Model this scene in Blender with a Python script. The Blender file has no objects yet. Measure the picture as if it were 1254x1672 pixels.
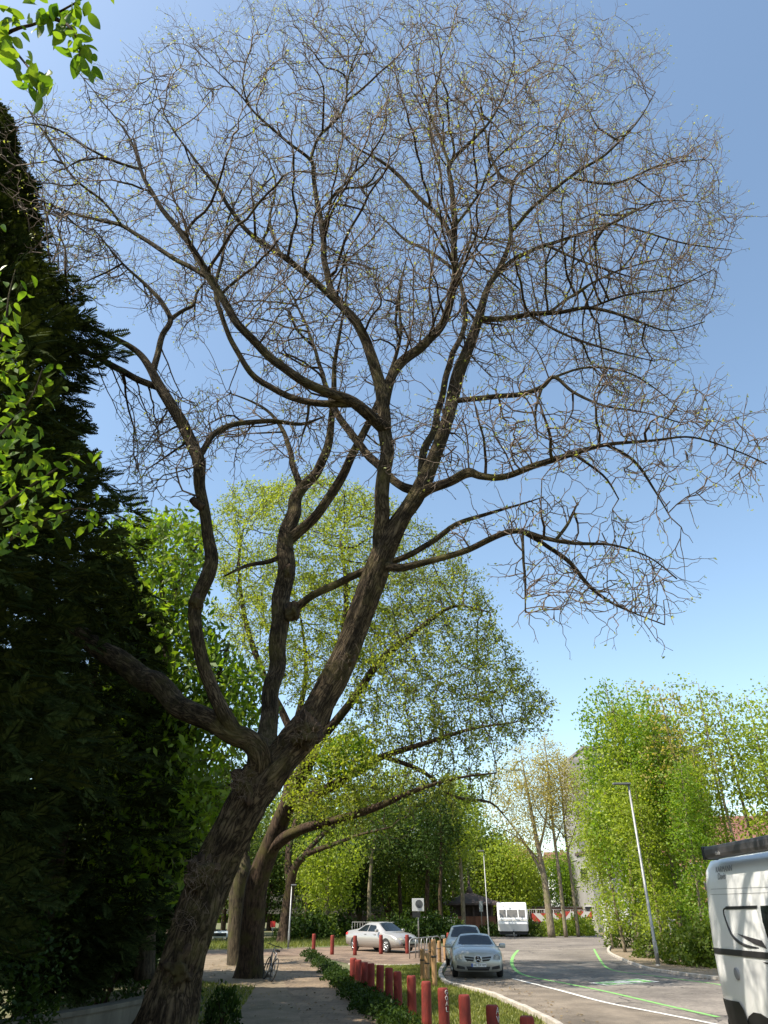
import bpy, bmesh, math, random
import numpy as np
from mathutils import Vector, Matrix, noise
from mathutils.bvhtree import BVHTree

random.seed(11)
rng = np.random.default_rng(11)
scene = bpy.context.scene
C = scene.collection
R = math.radians

# ------------------------------------------------------------------ camera, sky, sun, exposure
IMW, IMH = 1254, 1672
FPX, CX, CY, HORIZON, CAMZ = 1130.0, 627.0, 836.0, 1485.0, 2.1
PITCH = math.atan((HORIZON - CY) / FPX)
cam_d = bpy.data.cameras.new('camera')
cam = bpy.data.objects.new('camera', cam_d)
C.objects.link(cam)
cam_d.sensor_fit = 'VERTICAL'
cam_d.sensor_height = 36.0
cam_d.lens = 36.0 * FPX / IMH
cam_d.clip_start = 0.1
cam_d.clip_end = 3000
cam.location = (0, 0, CAMZ)
cam.rotation_euler = (R(90) + PITCH, 0, 0)
scene.camera = cam

SUN_EL = R(54)
SUN_H = Vector((-0.90, -0.436, 0)).normalized()          # horizontal direction towards the sun
TO_SUN = Vector((SUN_H.x * math.cos(SUN_EL), SUN_H.y * math.cos(SUN_EL), math.sin(SUN_EL)))
world = bpy.data.worlds.new('World')
scene.world = world
world.use_nodes = True
wn = world.node_tree
sky_n = wn.nodes.new('ShaderNodeTexSky')
sky_n.sky_type = 'NISHITA'
sky_n.sun_disc = False
sky_n.sun_elevation = SUN_EL
sky_n.sun_rotation = math.atan2(SUN_H.x, SUN_H.y)
sky_n.altitude = 50
sky_n.air_density = 1.0
sky_n.dust_density = 1.2
sky_n.ozone_density = 0.7
bg = wn.nodes['Background']
bg.inputs['Strength'].default_value = 0.15
tint = wn.nodes.new('ShaderNodeMixRGB')          # camera white balance: a touch less violet
tint.blend_type = 'MULTIPLY'
tint.inputs[0].default_value = 1.0
tint.inputs[2].default_value = (0.98, 1.005, 0.93, 1)
wn.links.new(sky_n.outputs[0], tint.inputs[1])
wn.links.new(tint.outputs[0], bg.inputs[0])
sun_d = bpy.data.lights.new('sun', 'SUN')
sun_d.energy = 4.6
sun_d.angle = R(0.53)
sun_d.color = (1.0, 0.925, 0.80)
sun = bpy.data.objects.new('sun', sun_d)
C.objects.link(sun)
sun.rotation_euler = (-TO_SUN).to_track_quat('-Z', 'Y').to_euler()
vs = scene.view_settings
vs.view_transform = 'Standard'
vs.look = 'None'
vs.gamma = 1.0
vs.use_curve_mapping = False
vs.exposure = 0.95
scene.cycles.max_bounces = 8
scene.cycles.transparent_max_bounces = 8

# ------------------------------------------------------------------ pixel <-> place helpers
_cp, _sp = math.cos(PITCH), math.sin(PITCH)
def ray(px, py):
    a = (px - CX) / FPX
    b = -(py - CY) / FPX
    return Vector((a, _cp - b * _sp, _sp + b * _cp))
def g(px, py, z=0.0):
    r = ray(px, py)
    t = (z - CAMZ) / r.z
    return Vector((r.x * t, r.y * t, z))
def at(px, py, Y):
    r = ray(px, py)
    t = Y / r.y
    return Vector((r.x * t, Y, CAMZ + r.z * t))
def onx(px, py, X):
    r = ray(px, py)
    t = X / r.x
    return Vector((X, r.y * t, CAMZ + r.z * t))
def depth(p):
    return p.y * _cp + (p.z - CAMZ) * _sp
def ray_np(px, py):
    a = (px - CX) / FPX
    b = -(py - CY) / FPX
    return np.stack([a, _cp - b * _sp, _sp + b * _cp], -1)
def at_np(px, py, Y):
    r = ray_np(px, py)
    t = Y / r[:, 1]
    p = r * t[:, None]
    p[:, 2] += CAMZ
    return p

# ------------------------------------------------------------------ object helpers
def tag(o, label=None, cat=None, group=None, kind=None):
    if label: o['label'] = label
    if cat: o['category'] = cat
    if group: o['group'] = group
    if kind: o['kind'] = kind
    return o
def link(name, me, m=None, parent=None):
    o = bpy.data.objects.new(name, me)
    C.objects.link(o)
    if m is not None and me is not None and len(me.materials) == 0:
        me.materials.append(m)
    if parent is not None:
        o.parent = parent
    return o
def thing(name, label, cat, loc=(0, 0, 0), rz=0.0, group=None):
    o = bpy.data.objects.new(name, None)
    o.empty_display_size = 0.2
    C.objects.link(o)
    o.location = loc
    o.rotation_euler = (0, 0, rz)
    return tag(o, label, cat, group)
def children(o):
    return [c for c in bpy.data.objects if c.parent == o]
def copy_tree(o, parent=None, kids=None):
    c = o.copy()
    C.objects.link(c)
    c.parent = parent
    for ch in list(o.children):
        copy_tree(ch, c)
    return c
def np_mesh(name, V, Fq, smooth=False):
    """V (n,3) array, Fq (m,k) array of equal-sized faces"""
    me = bpy.data.meshes.new(name)
    V = np.asarray(V, np.float32)
    Fq = np.asarray(Fq, np.int32)
    me.vertices.add(len(V))
    me.vertices.foreach_set('co', V.ravel())
    k = Fq.shape[1]
    me.loops.add(Fq.size)
    me.loops.foreach_set('vertex_index', Fq.ravel())
    me.polygons.add(len(Fq))
    me.polygons.foreach_set('loop_start', np.arange(0, Fq.size, k, dtype=np.int32))
    me.polygons.foreach_set('loop_total', np.full(len(Fq), k, np.int32))
    if smooth:
        me.polygons.foreach_set('use_smooth', np.ones(len(Fq), bool))
    me.update(calc_edges=True)
    return me
class MB:
    """collects boxes, tubes, polygons into one mesh"""
    def __init__(self):
        self.v, self.f, self.s = [], [], []
    def add(self, vs_, fs_, smooth=False):
        n = len(self.v)
        self.v += [tuple(p) for p in vs_]
        self.f += [tuple(i + n for i in f) for f in fs_]
        self.s += [smooth] * len(fs_)
        return self
    def box(self, c, s, rz=0.0, bev=0.0):
        hx, hy, hz = s[0] / 2, s[1] / 2, s[2] / 2
        b = min(bev, hx * .9, hy * .9, hz * .9)
        cr, sr = math.cos(rz), math.sin(rz)
        def tr(p):
            return (c[0] + p[0] * cr - p[1] * sr, c[1] + p[0] * sr + p[1] * cr, c[2] + p[2])
        if b <= 0:
            P = [(-hx, -hy, -hz), (hx, -hy, -hz), (hx, hy, -hz), (-hx, hy, -hz), (-hx, -hy, hz), (hx, -hy, hz), (hx, hy, hz), (-hx, hy, hz)]
            Fs = [(0, 3, 2, 1), (4, 5, 6, 7), (0, 1, 5, 4), (1, 2, 6, 5), (2, 3, 7, 6), (3, 0, 4, 7)]
            return self.add([tr(p) for p in P], Fs)
        bm = bmesh.new()
        bmesh.ops.create_cube(bm, size=1.0)
        for v in bm.verts:
            v.co = Vector((v.co.x * 2 * hx, v.co.y * 2 * hy, v.co.z * 2 * hz))
        bmesh.ops.bevel(bm, geom=list(bm.edges), offset=b, segments=2, affect='EDGES', profile=0.6)
        bm.verts.index_update()
        self.add([tr(v.co) for v in bm.verts], [[v.index for v in f.verts] for f in bm.faces])
        bm.free()
        return self
    def tube(self, pts, rad, n=8, cap=True, smooth=True, amp=0.0, seed=0.0):
        pts = [Vector(p) for p in pts]
        if not hasattr(rad, '__len__'):
            rad = [rad] * len(pts)
        d0 = (pts[1] - pts[0]).normalized()
        ref = Vector((0, 0, 1)) if abs(d0.z) < 0.9 else Vector((1, 0, 0))
        u = d0.cross(ref).normalized()
        base = len(self.v)
        V, Fs = [], []
        for i, p in enumerate(pts):
            if i == 0: d = d0
            elif i == len(pts) - 1: d = (pts[i] - pts[i - 1]).normalized()
            else: d = (pts[i + 1] - pts[i - 1]).normalized()
            u = (u - d * u.dot(d)).normalized()
            w = d.cross(u)
            for k in range(n):
                a = 2 * math.pi * k / n
                rr = rad[i]
                if amp:
                    tw = a + i * 0.006
                    q = Vector((math.cos(tw) * 1.1, math.sin(tw) * 1.1, i * 0.045 + seed))
                    q2 = Vector((math.cos(tw) * 4.2, math.sin(tw) * 4.2, i * 0.035 + seed + 9))
                    q3 = Vector((math.cos(tw) * 9.0, math.sin(tw) * 9.0, i * 0.09 + seed + 29))
                    rr *= 1 + amp * noise.noise(q) + amp * 0.75 * (abs(noise.noise(q2)) - .25) + amp * 0.45 * (abs(noise.noise(q3)) - .2)
                V.append(p + (u * math.cos(a) + w * math.sin(a)) * rr)
        for i in range(len(pts) - 1):
            for k in range(n):
                k2 = (k + 1) % n
                Fs.append((i * n + k, i * n + k2, (i + 1) * n + k2, (i + 1) * n + k))
        self.add(V, Fs, smooth)
        if cap:
            m = len(pts) - 1
            self.f.append(tuple(base + k for k in reversed(range(n)))); self.s.append(False)
            self.f.append(tuple(base + m * n + k for k in range(n))); self.s.append(False)
        return self
    def lathe(self, prof, n=16, M=None, smooth=True):
        """prof: list of (r, z); optional matrix"""
        V, Fs = [], []
        for r_, z_ in prof:
            for k in range(n):
                a = 2 * math.pi * k / n
                p = Vector((r_ * math.cos(a), r_ * math.sin(a), z_))
                V.append(M @ p if M else p)
        for i in range(len(prof) - 1):
            for k in range(n):
                k2 = (k + 1) % n
                Fs.append((i * n + k, i * n + k2, (i + 1) * n + k2, (i + 1) * n + k))
        base = len(self.v)
        self.add(V, Fs, smooth)
        if prof[0][0] > 1e-4:
            self.f.append(tuple(base + k for k in reversed(range(n)))); self.s.append(False)
        if prof[-1][0] > 1e-4:
            m = len(prof) - 1
            self.f.append(tuple(base + m * n + k for k in range(n))); self.s.append(False)
        return self
    def poly(self, pts, thick=None, nrm=None):
        pts = [Vector(p) for p in pts]
        n = len(pts)
        if thick is None:
            return self.add(pts, [tuple(range(n))])
        nv = Vector(nrm) * thick
        V = pts + [p + nv for p in pts]
        Fs = [tuple(reversed(range(n))), tuple(range(n, 2 * n))]
        for i in range(n):
            j = (i + 1) % n
            Fs.append((i, j, n + j, n + i))
        return self.add(V, Fs)
    def mesh(self, name):
        me = bpy.data.meshes.new(name)
        me.from_pydata(self.v, [], self.f)
        me.polygons.foreach_set('use_smooth', self.s)
        me.update()
        return me
    def build(self, name, m=None, parent=None):
        return link(name, self.mesh(name), m, parent)
def structure(name, mb, m):
    o = mb.build(name, m)
    o['kind'] = 'structure'
    return o
def smooth_path(pts, vals, sub):
    """Catmull-Rom through pts with values"""
    P = [Vector(p) for p in pts]
    out, ov = [], []
    n = len(P)
    for i in range(n - 1):
        p0 = P[max(i - 1, 0)]; p1 = P[i]; p2 = P[i + 1]; p3 = P[min(i + 2, n - 1)]
        for s in range(sub):
            t = s / sub
            q = 0.5 * ((2 * p1) + (p2 - p0) * t + (2 * p0 - 5 * p1 + 4 * p2 - p3) * t * t + (3 * p1 - p0 - 3 * p2 + p3) * t ** 3)
            out.append(q)
            ov.append(vals[i] * (1 - t) + vals[i + 1] * t)
    out.append(P[-1]); ov.append(vals[-1])
    return out, ov

# ------------------------------------------------------------------ materials
MATS = {}
def nodes_of(name):
    m = bpy.data.materials.new(name)
    m.use_nodes = True
    return m, m.node_tree, m.node_tree.nodes['Principled BSDF']
def mat(name, col, rough=0.7, metal=0.0, var=0.0, scale=6.0, bump=0.0, bscale=None, col2=None, coat=0.0, spec=0.5, detail=6.0, stretch=None):
    if name in MATS: return MATS[name]
    m, nt, b = nodes_of(name)
    b.inputs['Roughness'].default_value = rough
    b.inputs['Metallic'].default_value = metal
    b.inputs['Specular IOR Level'].default_value = spec
    b.inputs['Coat Weight'].default_value = coat
    b.inputs['Base Color'].default_value = (*col, 1)
    if var or col2 or bump:
        tc = nt.nodes.new('ShaderNodeTexCoord')
        src = tc.outputs['Object']
        if stretch:
            mp = nt.nodes.new('ShaderNodeMapping')
            mp.inputs['Scale'].default_value = stretch
            nt.links.new(src, mp.inputs['Vector'])
            src = mp.outputs[0]
        nz = nt.nodes.new('ShaderNodeTexNoise')
        nz.inputs['Scale'].default_value = scale
        nz.inputs['Detail'].default_value = detail
        nz.inputs['Roughness'].default_value = 0.65
        nt.links.new(src, nz.inputs['Vector'])
        rp = nt.nodes.new('ShaderNodeValToRGB')
        c2 = col2 if col2 else tuple(max(0, c * (1 - var)) for c in col)
        c1 = col if col2 else tuple(min(1, c * (1 + var)) for c in col)
        rp.color_ramp.elements[0].color = (*c2, 1)
        rp.color_ramp.elements[1].color = (*c1, 1)
        rp.color_ramp.elements[0].position = 0.33
        rp.color_ramp.elements[1].position = 0.67
        nt.links.new(nz.outputs[0], rp.inputs[0])
        nt.links.new(rp.outputs[0], b.inputs['Base Color'])
        if bump:
            bp = nt.nodes.new('ShaderNodeBump')
            bp.inputs['Strength'].default_value = min(1.0, bump)
            bp.inputs['Distance'].default_value = 0.02 * max(1, bump)
            if bscale:
                n2 = nt.nodes.new('ShaderNodeTexNoise')
                n2.inputs['Scale'].default_value = bscale
                n2.inputs['Detail'].default_value = 5
                nt.links.new(src, n2.inputs['Vector'])
                nt.links.new(n2.outputs[0], bp.inputs['Height'])
            else:
                nt.links.new(nz.outputs[0], bp.inputs['Height'])
            nt.links.new(bp.outputs[0], b.inputs['Normal'])
    MATS[name] = m
    return m
def leaf_mat(name, c1, c2, trans=0.45, rough=0.5, tcol=None, spec=0.3):
    """foliage: colour varies leaf by leaf, part of the light passes through"""
    if name in MATS: return MATS[name]
    m, nt, b = nodes_of(name)
    ge = nt.nodes.new('ShaderNodeNewGeometry')
    oi = nt.nodes.new('ShaderNodeObjectInfo')
    ad = nt.nodes.new('ShaderNodeMath'); ad.operation = 'ADD'
    fr = nt.nodes.new('ShaderNodeMath'); fr.operation = 'FRACT'
    nt.links.new(ge.outputs['Random Per Island'], ad.inputs[0])
    nt.links.new(oi.outputs['Random'], ad.inputs[1])
    nt.links.new(ad.outputs[0], fr.inputs[0])
    rp = nt.nodes.new('ShaderNodeValToRGB')
    rp.color_ramp.elements[0].color = (*c1, 1)
    rp.color_ramp.elements[1].color = (*c2, 1)
    nt.links.new(fr.outputs[0], rp.inputs[0])
    nt.links.new(rp.outputs[0], b.inputs['Base Color'])
    b.inputs['Roughness'].default_value = rough
    b.inputs['Specular IOR Level'].default_value = spec
    tr = nt.nodes.new('ShaderNodeBsdfTranslucent')
    mx = nt.nodes.new('ShaderNodeMixRGB'); mx.blend_type = 'MULTIPLY'; mx.inputs[0].default_value = 1
    tc = tcol if tcol else (1.6, 1.55, 0.6)
    mx.inputs[2].default_value = (*tc, 1)
    nt.links.new(rp.outputs[0], mx.inputs[1])
    nt.links.new(mx.outputs[0], tr.inputs[0])
    ms = nt.nodes.new('ShaderNodeMixShader')
    ms.inputs[0].default_value = trans
    nt.links.new(b.outputs[0], ms.inputs[1])
    nt.links.new(tr.outputs[0], ms.inputs[2])
    nt.links.new(ms.outputs[0], nt.nodes['Material Output'].inputs[0])
    MATS[name] = m
    return m
def bark_mat(name, dark, light, moss=None, scale=4.0, bump=1.0):
    if name in MATS: return MATS[name]
    m, nt, b = nodes_of(name)
    tc = nt.nodes.new('ShaderNodeTexCoord')
    mp = nt.nodes.new('ShaderNodeMapping')
    mp.inputs['Scale'].default_value = (3.2, 3.2, 0.75)
    nt.links.new(tc.outputs['Object'], mp.inputs['Vector'])
    n1 = nt.nodes.new('ShaderNodeTexNoise')
    n1.inputs['Scale'].default_value = scale
    n1.inputs['Detail'].default_value = 9
    n1.inputs['Roughness'].default_value = 0.7
    n1.inputs['Distortion'].default_value = 0.6
    nt.links.new(mp.outputs[0], n1.inputs['Vector'])
    rp = nt.nodes.new('ShaderNodeValToRGB')
    rp.color_ramp.elements[0].color = (*dark, 1)
    rp.color_ramp.elements[1].color = (*light, 1)
    rp.color_ramp.elements[0].position = 0.38
    rp.color_ramp.elements[1].position = 0.66
    nt.links.new(n1.outputs[0], rp.inputs[0])
    outc = rp.outputs[0]
    if moss:
        n2 = nt.nodes.new('ShaderNodeTexNoise')
        n2.inputs['Scale'].default_value = 1.7
        n2.inputs['Detail'].default_value = 7
        nt.links.new(tc.outputs['Object'], n2.inputs['Vector'])
        r2 = nt.nodes.new('ShaderNodeValToRGB')
        r2.color_ramp.elements[0].position = 0.5
        r2.color_ramp.elements[1].position = 0.68
        nt.links.new(n2.outputs[0], r2.inputs[0])
        mx = nt.nodes.new('ShaderNodeMixRGB')
        mx.inputs[2].default_value = (*moss, 1)
        nt.links.new(r2.outputs[0], mx.inputs[0])
        nt.links.new(outc, mx.inputs[1])
        outc = mx.outputs[0]
    nt.links.new(outc, b.inputs['Base Color'])
    b.inputs['Roughness'].default_value = 0.92
    b.inputs['Specular IOR Level'].default_value = 0.2
    bp = nt.nodes.new('ShaderNodeBump')
    bp.inputs['Strength'].default_value = bump
    bp.inputs['Distance'].default_value = 0.05
    nt.links.new(n1.outputs[0], bp.inputs['Height'])
    nt.links.new(bp.outputs[0], b.inputs['Normal'])
    MATS[name] = m
    return m

M_bark = bark_mat('bark_brown', (0.012, 0.008, 0.0055), (0.10, 0.066, 0.043), (0.062, 0.052, 0.018))
def bark_uv_mat(name, dark, light, moss, bump=1.0):
    m, nt, b = nodes_of(name)
    tc = nt.nodes.new('ShaderNodeTexCoord')
    mp = nt.nodes.new('ShaderNodeMapping'); mp.inputs['Scale'].default_value = (17.0, 3.2, 1)
    nt.links.new(tc.outputs['UV'], mp.inputs[0])
    n1 = nt.nodes.new('ShaderNodeTexNoise'); n1.inputs['Scale'].default_value = 1.0; n1.inputs['Detail'].default_value = 10; n1.inputs['Roughness'].default_value = .62; n1.inputs['Distortion'].default_value = 1.1
    nt.links.new(mp.outputs[0], n1.inputs['Vector'])
    rd = nt.nodes.new('ShaderNodeMath'); rd.operation = 'SUBTRACT'; rd.inputs[1].default_value = .5
    nt.links.new(n1.outputs[0], rd.inputs[0])
    ab = nt.nodes.new('ShaderNodeMath'); ab.operation = 'ABSOLUTE'; nt.links.new(rd.outputs[0], ab.inputs[0])
    rp = nt.nodes.new('ShaderNodeValToRGB')
    rp.color_ramp.elements[0].color = (*dark, 1); rp.color_ramp.elements[0].position = 0.0
    rp.color_ramp.elements[1].color = (*light, 1); rp.color_ramp.elements[1].position = 0.11
    nt.links.new(ab.outputs[0], rp.inputs[0])
    n2 = nt.nodes.new('ShaderNodeTexNoise'); n2.inputs['Scale'].default_value = 1.3; n2.inputs['Detail'].default_value = 8; n2.inputs['Roughness'].default_value = .7
    nt.links.new(tc.outputs['Object'], n2.inputs['Vector'])
    r2 = nt.nodes.new('ShaderNodeValToRGB'); r2.color_ramp.elements[0].position = .48; r2.color_ramp.elements[1].position = .66
    nt.links.new(n2.outputs[0], r2.inputs[0])
    mf = nt.nodes.new('ShaderNodeMath'); mf.operation = 'MULTIPLY'; mf.inputs[1].default_value = .75
    nt.links.new(r2.outputs[0], mf.inputs[0])
    mx = nt.nodes.new('ShaderNodeMixRGB'); mx.inputs[2].default_value = (*moss, 1)
    nt.links.new(mf.outputs[0], mx.inputs[0]); nt.links.new(rp.outputs[0], mx.inputs[1])
    n3 = nt.nodes.new('ShaderNodeTexNoise'); n3.inputs['Scale'].default_value = 5; n3.inputs['Detail'].default_value = 6
    nt.links.new(tc.outputs['Object'], n3.inputs['Vector'])
    r3 = nt.nodes.new('ShaderNodeValToRGB'); r3.color_ramp.elements[0].color = (.5, .48, .45, 1); r3.color_ramp.elements[1].color = (1.25, 1.22, 1.15, 1); r3.color_ramp.elements[0].position = .35; r3.color_ramp.elements[1].position = .65
    nt.links.new(n3.outputs[0], r3.inputs[0])
    m3 = nt.nodes.new('ShaderNodeMixRGB'); m3.blend_type = 'MULTIPLY'; m3.inputs[0].default_value = 1
    nt.links.new(mx.outputs[0], m3.inputs[1]); nt.links.new(r3.outputs[0], m3.inputs[2])
    nt.links.new(m3.outputs[0], b.inputs['Base Color'])
    b.inputs['Roughness'].default_value = .95; b.inputs['Specular IOR Level'].default_value = .15
    bp = nt.nodes.new('ShaderNodeBump'); bp.inputs['Strength'].default_value = bump; bp.inputs['Distance'].default_value = .12
    nt.links.new(ab.outputs[0], bp.inputs['Height']); nt.links.new(bp.outputs[0], b.inputs['Normal'])
    MATS[name] = m
    return m
M_bark_main = bark_uv_mat('bark_ridged', (0.013, 0.009, 0.006), (0.128, 0.098, 0.064), (0.105, 0.094, 0.034))
def tube_uv(me, n, pts, rad):
    """lay bark along a tube: u round it, v along it, both in metres"""
    uv = me.uv_layers.new(name='UVMap')
    d = [0.0]
    for a, b in zip(pts[:-1], pts[1:]): d.append(d[-1] + (b - a).length)
    c = 2 * math.pi * max(rad[len(rad) // 3], .02)
    m = len(pts) - 1
    arr = np.zeros((len(me.loops), 2), np.float32)
    k = np.arange(n)
    for i in range(m):
        o = i * n * 4
        q = np.zeros((n, 4, 2), np.float32)
        q[:, 0, 0] = q[:, 3, 0] = k / n * c; q[:, 1, 0] = q[:, 2, 0] = (k + 1) / n * c
        q[:, 0, 1] = q[:, 1, 1] = d[i]; q[:, 2, 1] = q[:, 3, 1] = d[i + 1]
        arr[o:o + 4 * n] = q.reshape(-1, 2)
    uv.data.foreach_set('uv', arr.ravel())
M_bark_grey = bark_mat('bark_grey', (0.018, 0.014, 0.009), (0.10, 0.078, 0.05), (0.075, 0.072, 0.025))
M_bark_pale = bark_mat('bark_pale', (0.12, 0.10, 0.07), (0.32, 0.26, 0.18), (0.16, 0.16, 0.07))
M_twig = mat('twig_wood', (0.21, 0.15, 0.105), 0.85, var=0.35, scale=9, col2=(0.055, 0.036, 0.025))
M_bud = leaf_mat('bud_green', (0.20, 0.25, 0.05), (0.42, 0.43, 0.14), 0.4)
M_conifer = leaf_mat('conifer_green', (0.014, 0.023, 0.006), (0.05, 0.066, 0.018), 0.1, rough=0.9, spec=0.05)
M_yellowgreen = leaf_mat('leaf_yellow_green', (0.165, 0.22, 0.02), (0.31, 0.355, 0.05), 0.52)
M_olive = leaf_mat('leaf_olive', (0.095, 0.13, 0.018), (0.21, 0.245, 0.045), 0.46)
M_fresh = leaf_mat('leaf_fresh_green', (0.085, 0.17, 0.012), (0.21, 0.31, 0.03), 0.52)
M_green = leaf_mat('leaf_mid_green', (0.045, 0.085, 0.010), (0.13, 0.175, 0.026), 0.45)
M_darkgreen = leaf_mat('leaf_dark_green', (0.014, 0.032, 0.006), (0.045, 0.078, 0.014), 0.3, spec=0.12)
M_lime = leaf_mat('leaf_lime', (0.17, 0.24, 0.022), (0.33, 0.40, 0.06), 0.52)
M_straw = leaf_mat('leaf_straw_yellow', (0.28, 0.25, 0.06), (0.42, 0.36, 0.12), 0.45)
M_dogwood = leaf_mat('leaf_bright', (0.06, 0.135, 0.012), (0.17, 0.25, 0.028), 0.55, rough=0.35)

# ------------------------------------------------------------------ growing branches
def nearest(A, P):
    bi = np.zeros(len(A), np.int64)
    bd = np.full(len(A), 1e9)
    for s in range(0, len(P), 600):
        Q = P[s:s + 600]
        d2 = (A ** 2).sum(1)[:, None] + (Q ** 2).sum(1)[None] - 2 * A @ Q.T
        j = d2.argmin(1)
        d = d2[np.arange(len(A)), j]
        m = d < bd
        bd[m] = d[m]
        bi[m] = j[m] + s
    return bi, np.maximum(bd, 0)
def grow(P0, par0, A, step, infl, kill, iters=120, jit=0.25, trop=(0, 0, 0), seed=1, inert=0.35):
    """space colonisation: branches reach for the points A"""
    r = np.random.default_rng(seed)
    P = np.array(P0, float)
    par = list(par0)
    nch = np.zeros(len(P), int)
    A = np.array(A, float)
    bi, bd = nearest(A, P)
    trop = np.array(trop)
    for it in range(iters):
        keep = bd > kill * kill
        A, bi, bd = A[keep], bi[keep], bd[keep]
        if len(A) == 0: break
        act = bd < infl * infl
        if not act.any():
            infl *= 1.5
            if infl > 60: break
            continue
        d = A[act] - P[bi[act]]
        d /= np.linalg.norm(d, axis=1)[:, None] + 1e-9
        S = np.zeros((len(P), 3))
        np.add.at(S, bi[act], d)
        idx = np.unique(bi[act])
        idx = idx[nch[idx] < 4]
        if len(idx) == 0: break
        D = S[idx]
        D /= np.linalg.norm(D, axis=1)[:, None] + 1e-9
        pi_ = np.array(par)[idx]
        inc = unit(P[idx] - P[np.maximum(pi_, 0)]) * ((pi_ >= 0) & (nch[idx] == 0) & (idx >= len(P0)))[:, None]
        D = D + inert * inc + trop + r.normal(0, jit, D.shape)
        D /= np.linalg.norm(D, axis=1)[:, None] + 1e-9
        N = P[idx] + D * step
        nch[idx] += 1
        o = len(P)
        P = np.vstack([P, N])
        nch = np.concatenate([nch, np.zeros(len(N), int)])
        par += idx.tolist()
        b2, d2 = nearest(A, N)
        m = d2 < bd
        bd[m] = d2[m]
        bi[m] = b2[m] + o
    return P, np.array(par)
def pipe_radii(par, tip, expo, n0=0, fixed=None):
    n = len(par)
    acc = np.zeros(n)
    rad = np.zeros(n)
    for i in range(n - 1, -1, -1):
        rad[i] = tip if acc[i] == 0 else acc[i] ** (1 / expo)
        if fixed is not None and i < n0:
            rad[i] = fixed[i]
        p = par[i]
        if p >= 0 and i >= n0:
            acc[p] += rad[i] ** expo
    for i in range(n0, n):
        p = par[i]
        if p >= 0 and rad[i] > rad[p] * .95:
            rad[i] = rad[p] * .95
    return rad
def branch_mesh(name, P, par, rad, i0=1, sides=4, thick_sides=7, thick=0.03, keep=None):
    """frusta along every edge (parent -> node), rings shared in direction with the parent"""
    n = len(P)
    D = np.zeros((n, 3))
    has = par >= 0
    D[has] = P[has] - P[par[has]]
    for i in np.where(~has)[0]:
        D[i] = (0, 0, 1)
    L = np.linalg.norm(D, axis=1)
    D /= (L[:, None] + 1e-9)
    main = np.full(n, -1)
    best = np.zeros(n)
    for i in range(n):
        p = par[i]
        if p >= 0 and rad[i] > best[p]:
            best[p] = rad[i]; main[p] = i
    ref = np.tile(np.array([0.31, 0.17, 0.93]), (n, 1))
    par_m = np.abs((D * ref).sum(1)) > 0.93
    ref[par_m] = (0.95, 0.2, 0.1)
    U = np.cross(D, ref); U /= np.linalg.norm(U, axis=1)[:, None] + 1e-9
    W = np.cross(D, U)
    Vs, Fs, off = [], [], 0
    ids = np.arange(i0, n)
    ids = ids[par[ids] >= 0]
    if keep is not None: ids = ids[keep(rad[ids])]
    for sel, k in ((ids[rad[ids] < thick], sides), (ids[rad[ids] >= thick], thick_sides)):
        if len(sel) == 0: continue
        p = par[sel]
        ismain = (main[p] == sel) & (p >= i0)
        fr = np.where(ismain, p, sel)
        rs = np.where(ismain, rad[p], np.minimum(rad[p], rad[sel] * 1.15))
        a = np.arange(k) * 2 * np.pi / k
        ca, sa = np.cos(a), np.sin(a)
        r0 = P[p][:, None, :] + rs[:, None, None] * (U[fr][:, None, :] * ca[None, :, None] + W[fr][:, None, :] * sa[None, :, None])
        r1 = P[sel][:, None, :] + rad[sel][:, None, None] * (U[sel][:, None, :] * ca[None, :, None] + W[sel][:, None, :] * sa[None, :, None])
        V = np.concatenate([r0, r1], 1).reshape(-1, 3)
        b = (np.arange(len(sel)) * 2 * k)[:, None] + off
        j = np.arange(k)
        j2 = (j + 1) % k
        F = np.stack([b + j, b + j2, b + k + j2, b + k + j], -1).reshape(-1, 4)
        Vs.append(V); Fs.append(F); off += len(V)
    return np_mesh(name, np.vstack(Vs), np.vstack(Fs), True)
def unit(a):
    return a / (np.linalg.norm(a, axis=-1, keepdims=True) + 1e-9)
def leaf_quads(cen, L, W, r, outward=None, droop=0.0, flat=0.0):
    n = len(cen)
    u = r.normal(0, 1, (n, 3))
    if outward is not None:
        u = unit(u) + outward
    u[:, 2] -= droop
    u = unit(u)
    v = r.normal(0, 1, (n, 3))
    if flat:
        v = unit(v); v[:, 2] *= (1 - flat)
    v = unit(v - u * (u * v).sum(1)[:, None])
    s = r.uniform(0.65, 1.3, (n, 1))
    l, w = u * L * s / 2, v * W * s / 2
    nn = np.cross(u, v) * (W * s * 0.18)
    V = np.stack([cen - l, cen + w - l * 0.15 + nn, cen + l, cen - w - l * 0.15 + nn], 1).reshape(-1, 3)
    F = np.arange(4 * n).reshape(-1, 4)
    return V, F
def inpoly(x, y, poly):
    P = np.array(poly, float)
    inside = np.zeros(len(x), bool)
    j = len(P) - 1
    for i in range(len(P)):
        c = ((P[i, 1] > y) != (P[j, 1] > y)) & (x < (P[j, 0] - P[i, 0]) * (y - P[i, 1]) / (P[j, 1] - P[i, 1] + 1e-9) + P[i, 0])
        inside ^= c
        j = i
    return inside
def polydist(x, y, poly):
    P = np.array(poly, float)
    d = np.full(len(x), 1e9)
    for i in range(len(P)):
        a, b = P[i], P[(i + 1) % len(P)]
        ab = b - a
        t = np.clip(((x - a[0]) * ab[0] + (y - a[1]) * ab[1]) / (ab @ ab + 1e-9), 0, 1)
        d = np.minimum(d, np.hypot(x - a[0] - t * ab[0], y - a[1] - t * ab[1]))
    return d
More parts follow.
